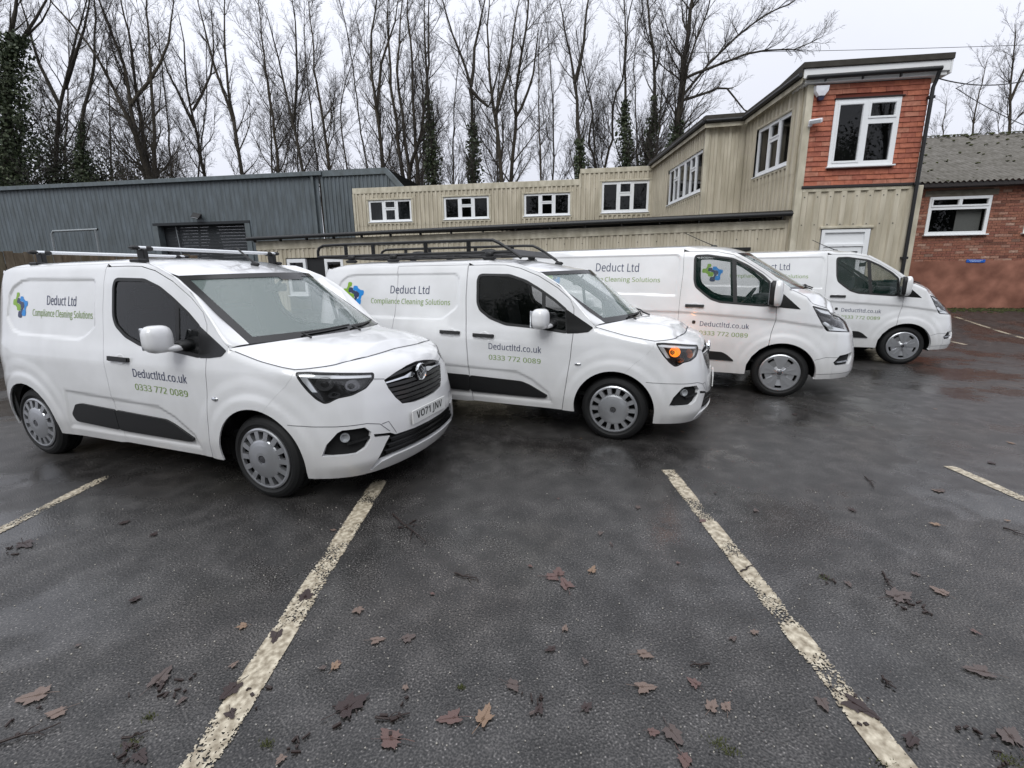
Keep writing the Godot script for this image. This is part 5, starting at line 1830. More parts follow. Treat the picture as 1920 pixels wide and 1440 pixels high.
func clad_building() -> void:
	var o := thing("office_building", "beige ribbed metal office block with a red tile hung tower at its right end", "building")
	var TF := wall_basis(8); var pf := Vector3(7.159, 0, -12.7)
	var side := wall_basis(90)                      # runs towards the camera
	var ps := pf + Vector3(0, 0, 0)
	var rp := 0.3
	# tower front, lower half
	var mb := MB.new()
	cladding(mb, pf, TF, 0.12, 2.64, 0.1, 3.56, rp, 0.045, [[0.70, 1.86, 0.0, 2.66]])
	part("wall", mb, M.beige, o)
	slab("corner_post", pf, TF, -0.02, 0.14, 0.1, 5.93, -0.14, 0.045, M.beige_trim, o)
	slab("corner_post", pf, TF, 2.60, 2.86, 0.1, 3.60, -0.14, 0.043, M.beige_trim, o)
	slab("band", pf, TF, 0.14, 2.70, 3.52, 3.60, -0.02, 0.048, M.beige_trim, o)
	slab("dark_band", pf, TF, 0.10, 2.66, 3.60, 3.665, -0.02, 0.075, M.dark_trim, o)
	slab("door_head_trim", pf, TF, 0.66, 1.90, 2.64, 2.70, -0.02, 0.05, M.beige_trim, o)
	# door with its frame and fanlight
	var dz := -0.02
	var df := MB.new()
	for q in [[0.72, 0.80, 0.3, 2.62], [1.72, 1.84, 0.3, 2.62], [0.80, 1.72, 2.54, 2.62], [0.80, 1.72, 2.20, 2.27]]:
		df.soft_box(pf + TF * Vector3((q[0] + q[1]) * 0.5, (q[2] + q[3]) * 0.5, dz), Vector3(q[1] - q[0], q[3] - q[2], 0.09), 0.006, TF)
	df.box(pf + TF * Vector3(1.26, 2.405, dz - 0.02), Vector3(0.92, 0.27, 0.03), TF)
	var dr := part("door", df, M.upvc, o)
	var leaf := MB.new()
	for q in [[0.81, 0.90, 0.3, 2.19], [1.62, 1.71, 0.3, 2.19], [0.90, 1.62, 2.08, 2.19], [0.90, 1.62, 0.3, 1.1]]:
		leaf.soft_box(pf + TF * Vector3((q[0] + q[1]) * 0.5, (q[2] + q[3]) * 0.5, dz - 0.01), Vector3(q[1] - q[0], q[3] - q[2], 0.06), 0.006, TF)
	leaf.box(pf + TF * Vector3(1.26, 2.235, dz + 0.05), Vector3(0.03, 0.04, 0.01), TF)
	part("door_leaf", leaf, M.upvc, dr)
	var dg := MB.new()
	dg.box(pf + TF * Vector3(1.26, 1.59, dz - 0.02), Vector3(0.72, 0.98, 0.012), TF)
	part("pane", dg, M.pane, dr)
	# hung tiles
	var win := [0.645, 2.09, 4.09, 5.577]
	var tb := MB.new()
	for q in [[0.14, win[0], 3.66, 5.93], [win[1], 2.66, 3.66, 5.93], [win[0], win[1], 3.66, win[2]], [win[0], win[1], win[3], 5.93]]:
		tb.box(pf + TF * Vector3((q[0] + q[1]) * 0.5, (q[2] + q[3]) * 0.5, -0.05), Vector3(q[1] - q[0], q[3] - q[2], 0.1), TF)
	part("wall", tb, M.tile_back, o)
	rng.seed = 5
	var row_h := 0.113; var tw := 0.315
	for r in 20:
		var y := 3.665 + r * row_h
		var t := 0.145 - (tw * 0.5 if r % 2 else 0.0)
		while t < 2.66:
			var a := maxf(t, 0.145); var e := minf(t + tw - 0.005, 2.655)
			t += tw
			if e - a < 0.02: continue
			var spans := [[a, e]]
			if y + row_h > win[2] - 0.03 and y < win[3] + 0.02:
				spans = []
				if a < win[0] - 0.01: spans.append([a, minf(e, win[0] - 0.005)])
				if e > win[1] + 0.01: spans.append([maxf(a, win[1] + 0.005), e])
			for s in spans:
				if s[1] - s[0] < 0.015: continue
				var tl := MB.new()
				var y0 := y + rng.randf_range(-0.003, 0.003); var y1 := minf(y + row_h + 0.004, 5.92)
				var z0 := 0.028 + rng.randf_range(-0.004, 0.005); var z1 := 0.010
				var P := func(x: float, yy: float, zz: float) -> Vector3: return pf + TF * Vector3(x, yy, zz)
				tl.quad(P.call(s[0], y0, z0), P.call(s[1], y0, z0), P.call(s[1], y1, z1), P.call(s[0], y1, z1))
				tl.quad(P.call(s[0], y0, 0.0), P.call(s[1], y0, 0.0), P.call(s[1], y0, z0), P.call(s[0], y0, z0))
				tl.quad(P.call(s[0], y0, 0.0), P.call(s[0], y0, z0), P.call(s[0], y1, z1), P.call(s[0], y1, 0.0))
				tl.quad(P.call(s[1], y0, z0), P.call(s[1], y0, 0.0), P.call(s[1], y1, 0.0), P.call(s[1], y1, z1))
				part("tile", tl, M["tile%d" % (rng.randi() % 4)], o)
	window(pf, TF, win[0], win[1], win[2], win[3], [[0.085, 0.435, 0.085, 0.915], [0.56, 0.92, 0.735, 0.92], [0.545, 0.92, 0.075, 0.625]], 0.03, o, [0, 1])
	slab("lintel", pf, TF, win[0] - 0.03, win[1] + 0.05, win[3] + 0.005, win[3] + 0.03, 0, 0.06, M.dark_trim, o)
	# tower side towards the yard: local t runs towards the camera, 0 at the front corner
	var wa := [-2.25, -0.52, 4.285, 5.56]
	mb = MB.new()
	var sb := Basis(Vector3(0, 0, 1), Vector3.UP, Vector3(-1, 0, 0))       # t towards the camera, out to the left
	cladding(mb, pf, sb, -3.02, -0.1, 0.1, 5.98, 0.2, 0.042, [wa], 0.0, 4.0)
	part("wall", mb, M.beige, o)
	window(pf, sb, wa[0], wa[1], wa[2], wa[3], [[0.05, 0.33, 0.08, 0.93], [0.40, 0.63, 0.70, 0.93], [0.40, 0.63, 0.08, 0.60], [0.69, 0.955, 0.08, 0.93]], -0.01, o, [1])
	slab("window_trim", pf, sb, wa[0] - 0.08, wa[1] + 0.08, wa[3], wa[3] + 0.05, -0.02, 0.05, M.beige_trim, o)
	slab("window_trim", pf, sb, wa[0] - 0.08, wa[1] + 0.08, wa[2] - 0.09, wa[2] - 0.03, -0.02, 0.05, M.beige_trim, o)
	# the step out and the second side wall
	var J := wall_basis(8); var pj := Vector3(7.16, 0, -15.71)
	mb = MB.new()
	cladding(mb, pj, J, -1.10, -0.03, 0.1, 5.95, 0.2, 0.03, [])
	part("wall", mb, M.beige, o)
	slab("corner_post", pj, J, -1.19, -1.08, 0.1, 5.97, -0.1, 0.045, M.beige_trim, o)
	var pt := Vector3(6.03, 0, -15.87)
	var wb := [-3.42, -0.12, 4.10, 5.34]
	mb = MB.new()
	cladding(mb, pt, sb, -5.62, -0.06, 0.1, 5.95, 0.2, 0.042, [wb], 0.0, 3.9)
	part("wall", mb, M.beige, o)
	window(pt, sb, wb[0], wb[1], wb[2], wb[3], [[0.025, 0.15, 0.08, 0.93], [0.185, 0.29, 0.70, 0.93], [0.185, 0.29, 0.08, 0.60], [0.325, 0.47, 0.08, 0.93], [0.52, 0.645, 0.08, 0.93], [0.68, 0.79, 0.70, 0.93], [0.68, 0.79, 0.08, 0.60], [0.825, 0.975, 0.08, 0.93]], -0.01, o, [1, 5])
	slab("window_trim", pt, sb, wb[0] - 0.08, wb[1] + 0.05, wb[2] - 0.09, wb[2] - 0.03, -0.02, 0.05, M.beige_trim, o)
	# upper back range
	var U := wall_basis(9); var pu := Vector3(6.03, 0, -21.33)
	var ws := [[-12.70, -10.635, 4.045, 4.985], [-9.115, -7.04, 4.06, 5.007], [-5.477, -3.465, 4.10, 5.015], [-2.13, -0.18, 4.137, 5.385]]
	mb = MB.new()
	cladding(mb, pu, U, -13.39, -3.0, 3.0, 5.42, 0.2, 0.042, ws, 0.0, 3.86)
	cladding(mb, pu, U, -3.0, 0.0, 3.0, 5.80, 0.2, 0.042, ws, 0.0, 3.86)
	part("wall", mb, M.beige, o)
	slab("parapet_cap", pu, U, -13.42, -3.03, 5.28, 5.53, -0.25, 0.055, M.beige_trim, o)
	slab("parapet_cap", pu, U, -3.06, 0.0, 5.74, 5.93, -0.25, 0.057, M.beige_trim, o)
	slab("corner_post", pu, U, -3.10, -3.0, 5.2, 5.74, -0.2, 0.05, M.beige_trim, o)
	slab("corner_post", pu, U, -13.44, -13.33, 3.0, 5.28, -0.2, 0.05, M.beige_trim, o)
	for i in 4:
		var w: Array = ws[i]
		window(pu, U, w[0], w[1], w[2], w[3], THREE, 0.0, o, [1])
		slab("window_trim", pu, U, w[0] - 0.09, w[1] + 0.09, w[3], w[3] + 0.07, -0.02, 0.055, M.beige_trim, o)
		slab("window_trim", pu, U, w[0] - 0.09, w[1] + 0.09, w[2] - 0.12, w[2] - 0.04, -0.02, 0.05, M.beige_trim, o)
		slab("window_trim", pu, U, w[0] - 0.09, w[0], w[2] - 0.04, w[3], -0.02, 0.045, M.beige_trim, o)
		slab("window_trim", pu, U, w[1], w[1] + 0.09, w[2] - 0.04, w[3], -0.02, 0.045, M.beige_trim, o)
	# low front range with its pent roof
	var Lb := wall_basis(14); var pl := Vector3(7.194, 0, -12.95)
	mb = MB.new()
	cladding(mb, pl, Lb, -16.3, -0.05, 0.05, 2.56, 0.17, 0.028, [[-15.2, -13.05, 0.0, 2.23], [-2.86, -0.95, 0.0, 2.21]], 0.0085)
	part("wall", mb, M.beige, o)
	mb = MB.new()
	var Q := func(t: float, y: float, z: float) -> Vector3: return pl + Lb * Vector3(t, y, z)
	mb.quad(Q.call(-16.3, 2.51, 0.04), Q.call(-0.05, 2.70, 0.04), Q.call(-0.05, 2.90, 0.04), Q.call(-16.3, 2.80, 0.04))
	mb.quad(Q.call(-16.3, 2.51, -0.02), Q.call(-0.05, 2.70, -0.02), Q.call(-0.05, 2.70, 0.04), Q.call(-16.3, 2.51, 0.04))
	part("flashing", mb, M.beige_trim, o)
	mb = MB.new()
	mb.quad(Q.call(-16.45, 2.93, 0.22), Q.call(0.0, 3.12, 0.22), Q.call(0.0, 3.62, -9.0), Q.call(-16.45, 3.42, -6.0))
	mb.quad(Q.call(-16.45, 2.86, 0.22), Q.call(0.0, 3.05, 0.22), Q.call(0.0, 3.12, 0.22), Q.call(-16.45, 2.93, 0.22))
	mb.quad(Q.call(-16.45, 2.86, -0.05), Q.call(0.0, 3.02, -0.05), Q.call(0.0, 3.05, 0.22), Q.call(-16.45, 2.86, 0.22))
	part("roof", mb, M.felt, o)
	var gut := MB.new()
	gut.tube(PackedVector3Array([Q.call(-16.45, 2.865, 0.24), Q.call(-8.0, 2.96, 0.24), Q.call(0.02, 3.03, 0.24)]), PackedFloat32Array([0.062, 0.062, 0.062]), 10, true)
	for i in 17:
		var t := -16.2 + i * 1.0
		gut.box(Q.call(t, lerpf(2.80, 2.975, (t + 16.3) / 16.3), 0.17), Vector3(0.03, 0.1, 0.12), Lb)
	part("gutter", gut, M.gutter, o)
	window(pl, Lb, -15.19, -14.47, 1.0, 2.2, [[0.14, 0.86, 0.1, 0.9]], 0.0, o)
	window(pl, Lb, -13.75, -13.06, 1.0, 2.2, [[0.14, 0.86, 0.1, 0.9]], 0.0, o)
	slab("door", pl, Lb, -14.46, -13.76, 0.1, 2.2, -0.12, -0.08, M.gutter, o)
	slab("door", pl, Lb, -2.85, -0.96, 0.1, 2.15, -0.12, -0.08, M.shutter, o)
	slab("door_head_trim", pl, Lb, -2.98, -0.85, 2.15, 2.24, -0.02, 0.10, M.gutter, o)
	# tower and side roof: white fascia, black gutter, felt edge
	var A := Vector3(-0.17, 0, 0.20)
	slab("fascia", pf, TF, -0.18, 2.92, 6.02, 6.24, 0.10, 0.16, M.fascia, o)
	slab("soffit", pf, TF, -0.12, 2.90, 5.94, 6.02, -3.0, 0.12, M.fascia, o)
	slab("roof_edge", pf, TF, -0.22, 2.96, 6.24, 6.37, -3.0, 0.20, M.felt, o)
	slab("fascia_end", pf, TF, 2.92, 2.96, 5.96, 6.24, -3.0, 0.17, M.fascia, o)
	var g2 := MB.new()
	pipe(g2, [pf + TF * Vector3(-0.12, 6.03, 0.21), pf + TF * Vector3(2.72, 6.055, 0.21)], 0.052, 10)
	pipe(g2, [pf + TF * Vector3(2.68, 6.02, 0.21), pf + TF * Vector3(2.685, 5.86, 0.15), pf + TF * Vector3(2.66, 5.7, 0.11), pf + TF * Vector3(2.66, 0.3, 0.11)], 0.042, 10)
	for y in [5.5, 3.62, 1.9]:
		g2.soft_box(pf + TF * Vector3(2.66, y, 0.09), Vector3(0.14, 0.06, 0.1), 0.008, TF)
	for t in [0.3, 1.1, 1.9]:
		g2.box(pf + TF * Vector3(t, 5.99, 0.19), Vector3(0.03, 0.1, 0.06), TF)
	part("gutter", g2, M.gutter, o)
	var ev := MB.new()
	var pa := pf + TF * Vector3(-0.22, 6.20, 0.20)
	var path := [pa, Vector3(6.96, 6.12, -15.5), Vector3(5.88, 6.10, -15.66), Vector3(5.86, 6.08, -21.6)]
	for i in 3:
		var p: Vector3 = path[i]; var q: Vector3 = path[i + 1]
		var d := (q - p); d.y = 0; d = d.normalized()
		var into := d.cross(Vector3.UP)          # towards the building
		var dn := Vector3(0, -0.16, 0)
		ev.quad(p, p + dn, q + dn, q)
		ev.quad(p + Vector3(0, 0.07, 0), p, q, q + Vector3(0, 0.07, 0))
		var wide := 3.2 if i != 1 else 0.4
		ev.quad(p + Vector3(0, 0.07, 0), q + Vector3(0, 0.07, 0), q + Vector3(0, 0.13, 0) + into * wide, p + Vector3(0, 0.13, 0) + into * wide)
	part("roof_edge", ev, M.felt, o)
	var sf := MB.new(); var gg := MB.new()
	for i in 3:
		var p: Vector3 = path[i]; var q: Vector3 = path[i + 1]
		var d := (q - p); d.y = 0; d = d.normalized()
		var into := d.cross(Vector3.UP)
		var dn := Vector3(0, -0.17, 0)
		sf.quad(p + dn + into * 0.012, p + dn + into * 0.30 - Vector3(0, 0.03, 0), q + dn + into * 0.30 - Vector3(0, 0.03, 0), q + dn + into * 0.012)
		sf.quad(p + into * 0.01 - Vector3(0, 0.02, 0), p + dn + into * 0.01 - Vector3(0, 0.1, 0), q + dn + into * 0.01 - Vector3(0, 0.1, 0), q + into * 0.01 - Vector3(0, 0.02, 0))
		pipe(gg, [p - into * 0.05 - Vector3(0, 0.1, 0), q - into * 0.05 - Vector3(0, 0.1, 0)], 0.05, 8)
	part("soffit", sf, M.beige_trim, o); part("gutter", gg, M.gutter, o)
	# screw heads
	var sc := MB.new()
	for e in [[pu, U, -13.2, -0.2, 0.4, [3.93, 5.12], 0.052], [pf, TF, 0.2, 2.5, 0.3, [2.74, 3.4], 0.05], [pl, Lb, -16.0, -0.2, 0.51, [2.45], 0.032]]:
		var t: float = e[2]
		while t < e[3]:
			for y in e[5]: sc.box(e[0] + e[1] * Vector3(t, y, e[6]), Vector3(0.022, 0.022, 0.008), e[1])
			t += e[4]
	var so := part("screw_heads", sc, M.shutter, o)
	so.set_meta("kind", "stuff")
	# the dark body behind the sheets
	var core := MB.new()
	core.box(pf + TF * Vector3(1.4, 2.9, -2.35), Vector3(2.5, 5.8, 0.05), TF)
	core.box(pf + TF * Vector3(2.58, 2.9, -1.7), Vector3(0.12, 5.9, 3.2), TF)
	core.box(pu + U * Vector3(-6.7, 4.0, -2.3), Vector3(13.4, 2.6, 0.1), U)
	core.box(pl + Lb * Vector3(-8.2, 1.3, -0.6), Vector3(16.0, 2.5, 0.05), Lb)
	core.box(Vector3(9.0, 3.0, -22.5), Vector3(5.8, 5.6, 0.1))
	core.box(Vector3(10.05, 2.95, -18.5), Vector3(0.1, 5.9, 7.0))
	part("back_wall", core, M.beige, o)


func warehouse() -> void:
	var o := thing("warehouse", "dark grey ribbed metal warehouse with a roller shutter behind the fence", "building")
	var b := wall_basis(9.3); var p := Vector3(-8.805, 0, -24.2)
	var sh := [-9.5, -4.23, 0.3, 4.25]
	var mb := MB.new()
	cladding(mb, p, b, -34.0, -0.25, 0.3, 6.25, 0.25, 0.022, [sh])
	cladding(mb, p, b, -0.02, 3.3, 0.3, 6.2, 0.2, 0.035, [])
	part("wall", mb, M.grey_clad, o)
	slab("eaves_gutter", p, b, -34.0, 0.0, 6.24, 6.43, -0.1, 0.20, M.grey_trim, o)
	slab("corner_trim", p, b, -0.12, 0.0, 0.3, 6.24, -0.1, 0.06, M.grey_trim, o)
	slab("parapet_cap", p, b, 0.01, 3.15, 6.19, 6.46, -0.1, 0.10, M.grey_trim, o)
	slab("downpipe", p, b, -0.58, -0.46, 0.3, 6.24, 0.02, 0.13, M.grey_trim, o)
	mb = MB.new()
	var Q := func(t: float, y: float, z: float) -> Vector3: return p + b * Vector3(t, y, z)
	mb.quad(Q.call(-34, 6.42, 0.1), Q.call(0, 6.42, 0.1), Q.call(0, 6.8, -4.5), Q.call(-34, 6.8, -4.5))
	mb.quad(Q.call(3.15, 6.46, 0.1), Q.call(3.15, 6.19, 0.1), Q.call(4.6, 4.6, 0.1), Q.call(4.6, 4.9, 0.1))
	mb.quad(Q.call(0, 6.46, 0.1), Q.call(3.15, 6.46, 0.1), Q.call(3.15, 6.46, -5), Q.call(0, 6.46, -5))
	mb.quad(Q.call(3.15, 6.46, 0.1), Q.call(4.6, 4.9, 0.1), Q.call(4.6, 4.9, -0.3), Q.call(3.15, 6.46, -0.3))
	part("roof", mb, M.grey_trim, o)
	mb = MB.new()
	mb.quad(Q.call(3.28, 0.3, 0.0), Q.call(4.6, 0.3, 0.0), Q.call(4.6, 4.7, 0.0), Q.call(3.28, 6.25, 0.0))
	part("gable_sheet", mb, M.grey_clad, o)
	slab("shutter_frame", p, b, sh[0] - 0.12, sh[1] + 0.12, 4.22, 4.36, -0.1, 0.07, M.shutter, o)
	slab("shutter_frame", p, b, sh[0] - 0.12, sh[0] + 0.16, 0.3, 4.22, -0.3, 0.08, M.grey_trim, o)
	slab("shutter_frame", p, b, sh[1] - 0.16, sh[1] + 0.12, 0.3, 4.22, -0.3, 0.08, M.grey_trim, o)
	for i in 26:
		var sl := MB.new()
		var y := 4.14 - i * 0.15
		sl.quad(Q.call(sh[0], y, -0.34), Q.call(sh[1], y, -0.34), Q.call(sh[1], y + 0.075, -0.335), Q.call(sh[0], y + 0.075, -0.335))
		sl.quad(Q.call(sh[0], y + 0.075, -0.335), Q.call(sh[1], y + 0.075, -0.335), Q.call(sh[1], y + 0.147, -0.34), Q.call(sh[0], y + 0.147, -0.34))
		part("shutter_slat", sl, M.shutter, o)
	var pr := MB.new()
	pipe(pr, [Q.call(-8.55, 4.2, -0.22), Q.call(-8.45, 2.4, -0.22)], 0.025, 6)
	part("shutter_chain", pr, M.galvanised, o)
	var fl := thing("floodlight", "small black floodlight above the warehouse roller shutter", "floodlight")
	var f := MB.new()
	f.soft_box(Q.call(-6.85, 4.62, 0.25), Vector3(0.5, 0.3, 0.1), 0.02, b * Basis(Vector3.RIGHT, -0.6) * Basis(Vector3.BACK, -0.25))
	f.box(Q.call(-6.8, 4.62, 0.12), Vector3(0.08, 0.2, 0.24), b)
	part("lamp_body", f, M.black, fl)
	var ff := MB.new()
	ff.box(Q.call(-6.85, 4.60, 0.305) , Vector3(0.42, 0.22, 0.012), b * Basis(Vector3.RIGHT, -0.6) * Basis(Vector3.BACK, -0.25))
	part("lamp_front", ff, M.lamp_glass, fl)


func shed() -> void:
	var o := thing("brick_shed", "red brick shed with a rendered base and a mossy corrugated roof", "building")
	var b := wall_basis(10); var p := Vector3(12.171, 0, -14.5)
	var w := [-0.11, 1.44, 2.59, 3.63]
	var Q := func(t: float, y: float, z: float) -> Vector3: return p + b * Vector3(t, y, z)
	var mb := MB.new()
	for q in [[-0.9, w[0], 0.2, 4.0], [w[1], 7.5, 0.2, 4.0], [w[0], w[1], 0.2, w[2]], [w[0], w[1], w[3], 4.0]]:
		mb.box(Q.call((q[0] + q[1]) * 0.5, (q[2] + q[3]) * 0.5, -0.11), Vector3(q[1] - q[0], q[3] - q[2], 0.2), b)
	part("wall", mb, M.mortar, o)
	rng.seed = 12
	var br := MB.new()
	br.coloured = true
	for r in 29:
		var y := 1.83 + r * 0.075
		var t := -0.9 - (0.1125 if r % 2 else 0.0)
		while t < 5.2:
			var a := maxf(t, -0.9); var e := t + 0.213
			t += 0.225
			if y + 0.065 > w[2] - 0.02 and y < w[3] + (0.16 if a > -0.3 and e < 1.6 else 0.0):
				if e > w[0] and a < w[1]:
					if a < w[0] - 0.03: e = w[0]
					elif e > w[1] + 0.03: a = w[1]
					else: continue
			var c := Color(0.43, 0.19, 0.125).lerp(Color(0.32, 0.125, 0.09), rng.randf())
			if rng.randf() < 0.2: c = c.lerp(Color(0.56, 0.36, 0.28), rng.randf_range(0.4, 1.0))
			if rng.randf() < 0.12: c *= 0.6
			br.col = c
			var z := 0.0 + rng.randf_range(-0.004, 0.006)
			var y0 := y + rng.randf_range(-0.003, 0.003)
			var P := [Q.call(a, y0, z), Q.call(e, y0, z), Q.call(e, y0 + 0.063, z), Q.call(a, y0 + 0.063, z), Q.call(a, y0, -0.011), Q.call(e, y0, -0.011), Q.call(e, y0 + 0.063, -0.011), Q.call(a, y0 + 0.063, -0.011)]
			br.quad(P[0], P[1], P[2], P[3]); br.quad(P[4], P[5], P[1], P[0]); br.quad(P[3], P[2], P[6], P[7]); br.quad(P[4], P[0], P[3], P[7]); br.quad(P[1], P[5], P[6], P[2])
	var bp := part("brickwork", br, M.brick, o)
	bp.set_meta("kind", "stuff")
	# rendered base, uneven
	var rows := []
	noise.seed = 4; noise.frequency = 1.1; noise.fractal_octaves = 4
	for i in 61:
		var row := []
		for j in 21:
			var t := lerpf(-0.9, 7.5, i / 60.0); var y := lerpf(0.2, 1.84 + 0.04 * noise.get_noise_1d(t * 3.0), j / 20.0)
			row.append(Q.call(t, y, 0.022 + 0.022 * noise.get_noise_2d(t * 1.2, y * 1.2)))
		rows.append(row)
	var rd := MB.new(); rd.grid(rows)
	part("render_base", rd, M.render, o)
	window(p, b, w[0], w[1], w[2], w[3], [[0.06, 0.47, 0.78, 0.92], [0.53, 0.94, 0.78, 0.92], [0.055, 0.945, 0.08, 0.66]], 0.02, o, [0, 1], 2)
	window(p, b, 2.36, 3.9, 2.59, 3.63, [[0.06, 0.47, 0.78, 0.92], [0.53, 0.94, 0.78, 0.92], [0.055, 0.945, 0.08, 0.66]], 0.02, o, [0, 1])
	slab("lintel", p, b, -0.25, 1.58, 3.645, 3.80, -0.02, 0.008, M.concrete, o)
	# corrugated sheets: one mesh per sheet
	var t := -1.0
	while t < 7.0:
		for s in 2:
			var z0: float = [0.30, -2.4][s]; var z1: float = [-2.6, -5.2][s]
			var y0: float = [4.0, 5.16][s]; var y1: float = [5.24, 6.36][s]
			var rr := []
			for i in 29:
				var x := t + 1.02 * i / 28.0
				var k := 0.028 * sin(TAU * x / 0.146)
				rr.append([Q.call(x, y0 + k - 0.012, z0), Q.call(x, y0 + k, z0), Q.call(x, (y0 + y1) * 0.5 + k, (z0 + z1) * 0.5), Q.call(x, y1 + k, z1)])
			var sm := MB.new(); sm.grid(rr, false)
			part("roof_sheet", sm, M.sheet, o)
		t += 1.0
	slab("back_wall", p, b, -0.95, 7.4, 0.2, 6.25, -5.35, -5.2, M.mortar, o)
	var ga := MB.new()
	ga.tri(Q.call(-0.92, 3.9, -0.1), Q.call(-0.92, 6.25, -5.2), Q.call(-0.92, 0.2, -5.2))
	ga.tri(Q.call(-0.92, 3.9, -0.1), Q.call(-0.92, 0.2, -5.2), Q.call(-0.92, 0.2, -0.1))
	part("gable_wall", ga, M.mortar, o)
	slab("eaves_board", p, b, -1.0, 7.4, 3.86, 3.975, 0.0, 0.27, M.dark_trim, o)
	var mo := MB.new()
	for i in 380:
		var x := rng.randf_range(-1, 7); var e := rng.randf()
		var z := lerpf(0.25, -5.1, 1.0 - pow(e, 7.0)); var y := lerpf(4.02, 6.38, (0.25 - z) / 5.35)
		mo.lump(Q.call(x, y, z), Vector3(rng.randf_range(0.02, 0.09), rng.randf_range(0.01, 0.03), rng.randf_range(0.02, 0.06)), 2.0, b, 6)
	tag(part("roof_moss", mo, M.moss, o), "green moss along the roof ridge", "", "", "stuff")
	# moss strip at the foot of the wall
	var ms := MB.new()
	for i in 700:
		var x := rng.randf_range(-0.5, 6.0); var z := absf(rng.randfn(0, 0.22)) + 0.03
		var q: Vector3 = Q.call(x, 0, z)
		ms.lump(Vector3(q.x, ground_height(q.x, q.z), q.z), Vector3(rng.randf_range(0.03, 0.09), rng.randf_range(0.01, 0.05), rng.randf_range(0.03, 0.08)), 2.0, Basis(), 6)
	tag(part("moss_strip", ms, M.moss, self), "strip of moss along the foot of the brick shed", "moss", "", "stuff")
	# sign
	var sg := thing("wall_sign", "small blue sign fixed to the brick shed wall", "sign")
	var sp := MB.new()
	sp.soft_box(Q.call(1.325, 1.835, 0.035), Vector3(0.48, 0.085, 0.012), 0.003, b * Basis(Vector3.BACK, -0.02))
	part("panel", sp, M.blue_sign, sg)
	var sl := MB.new()
	for k in 2:
		for i in 9:
			if k == 1 and i > 6: continue
			sl.box(Q.call(1.17 + i * 0.038 + k * 0.03, 1.85 - k * 0.028, 0.0425), Vector3(0.026, 0.010, 0.002), b)
	part("lettering", sl, M.white_ink, sg)


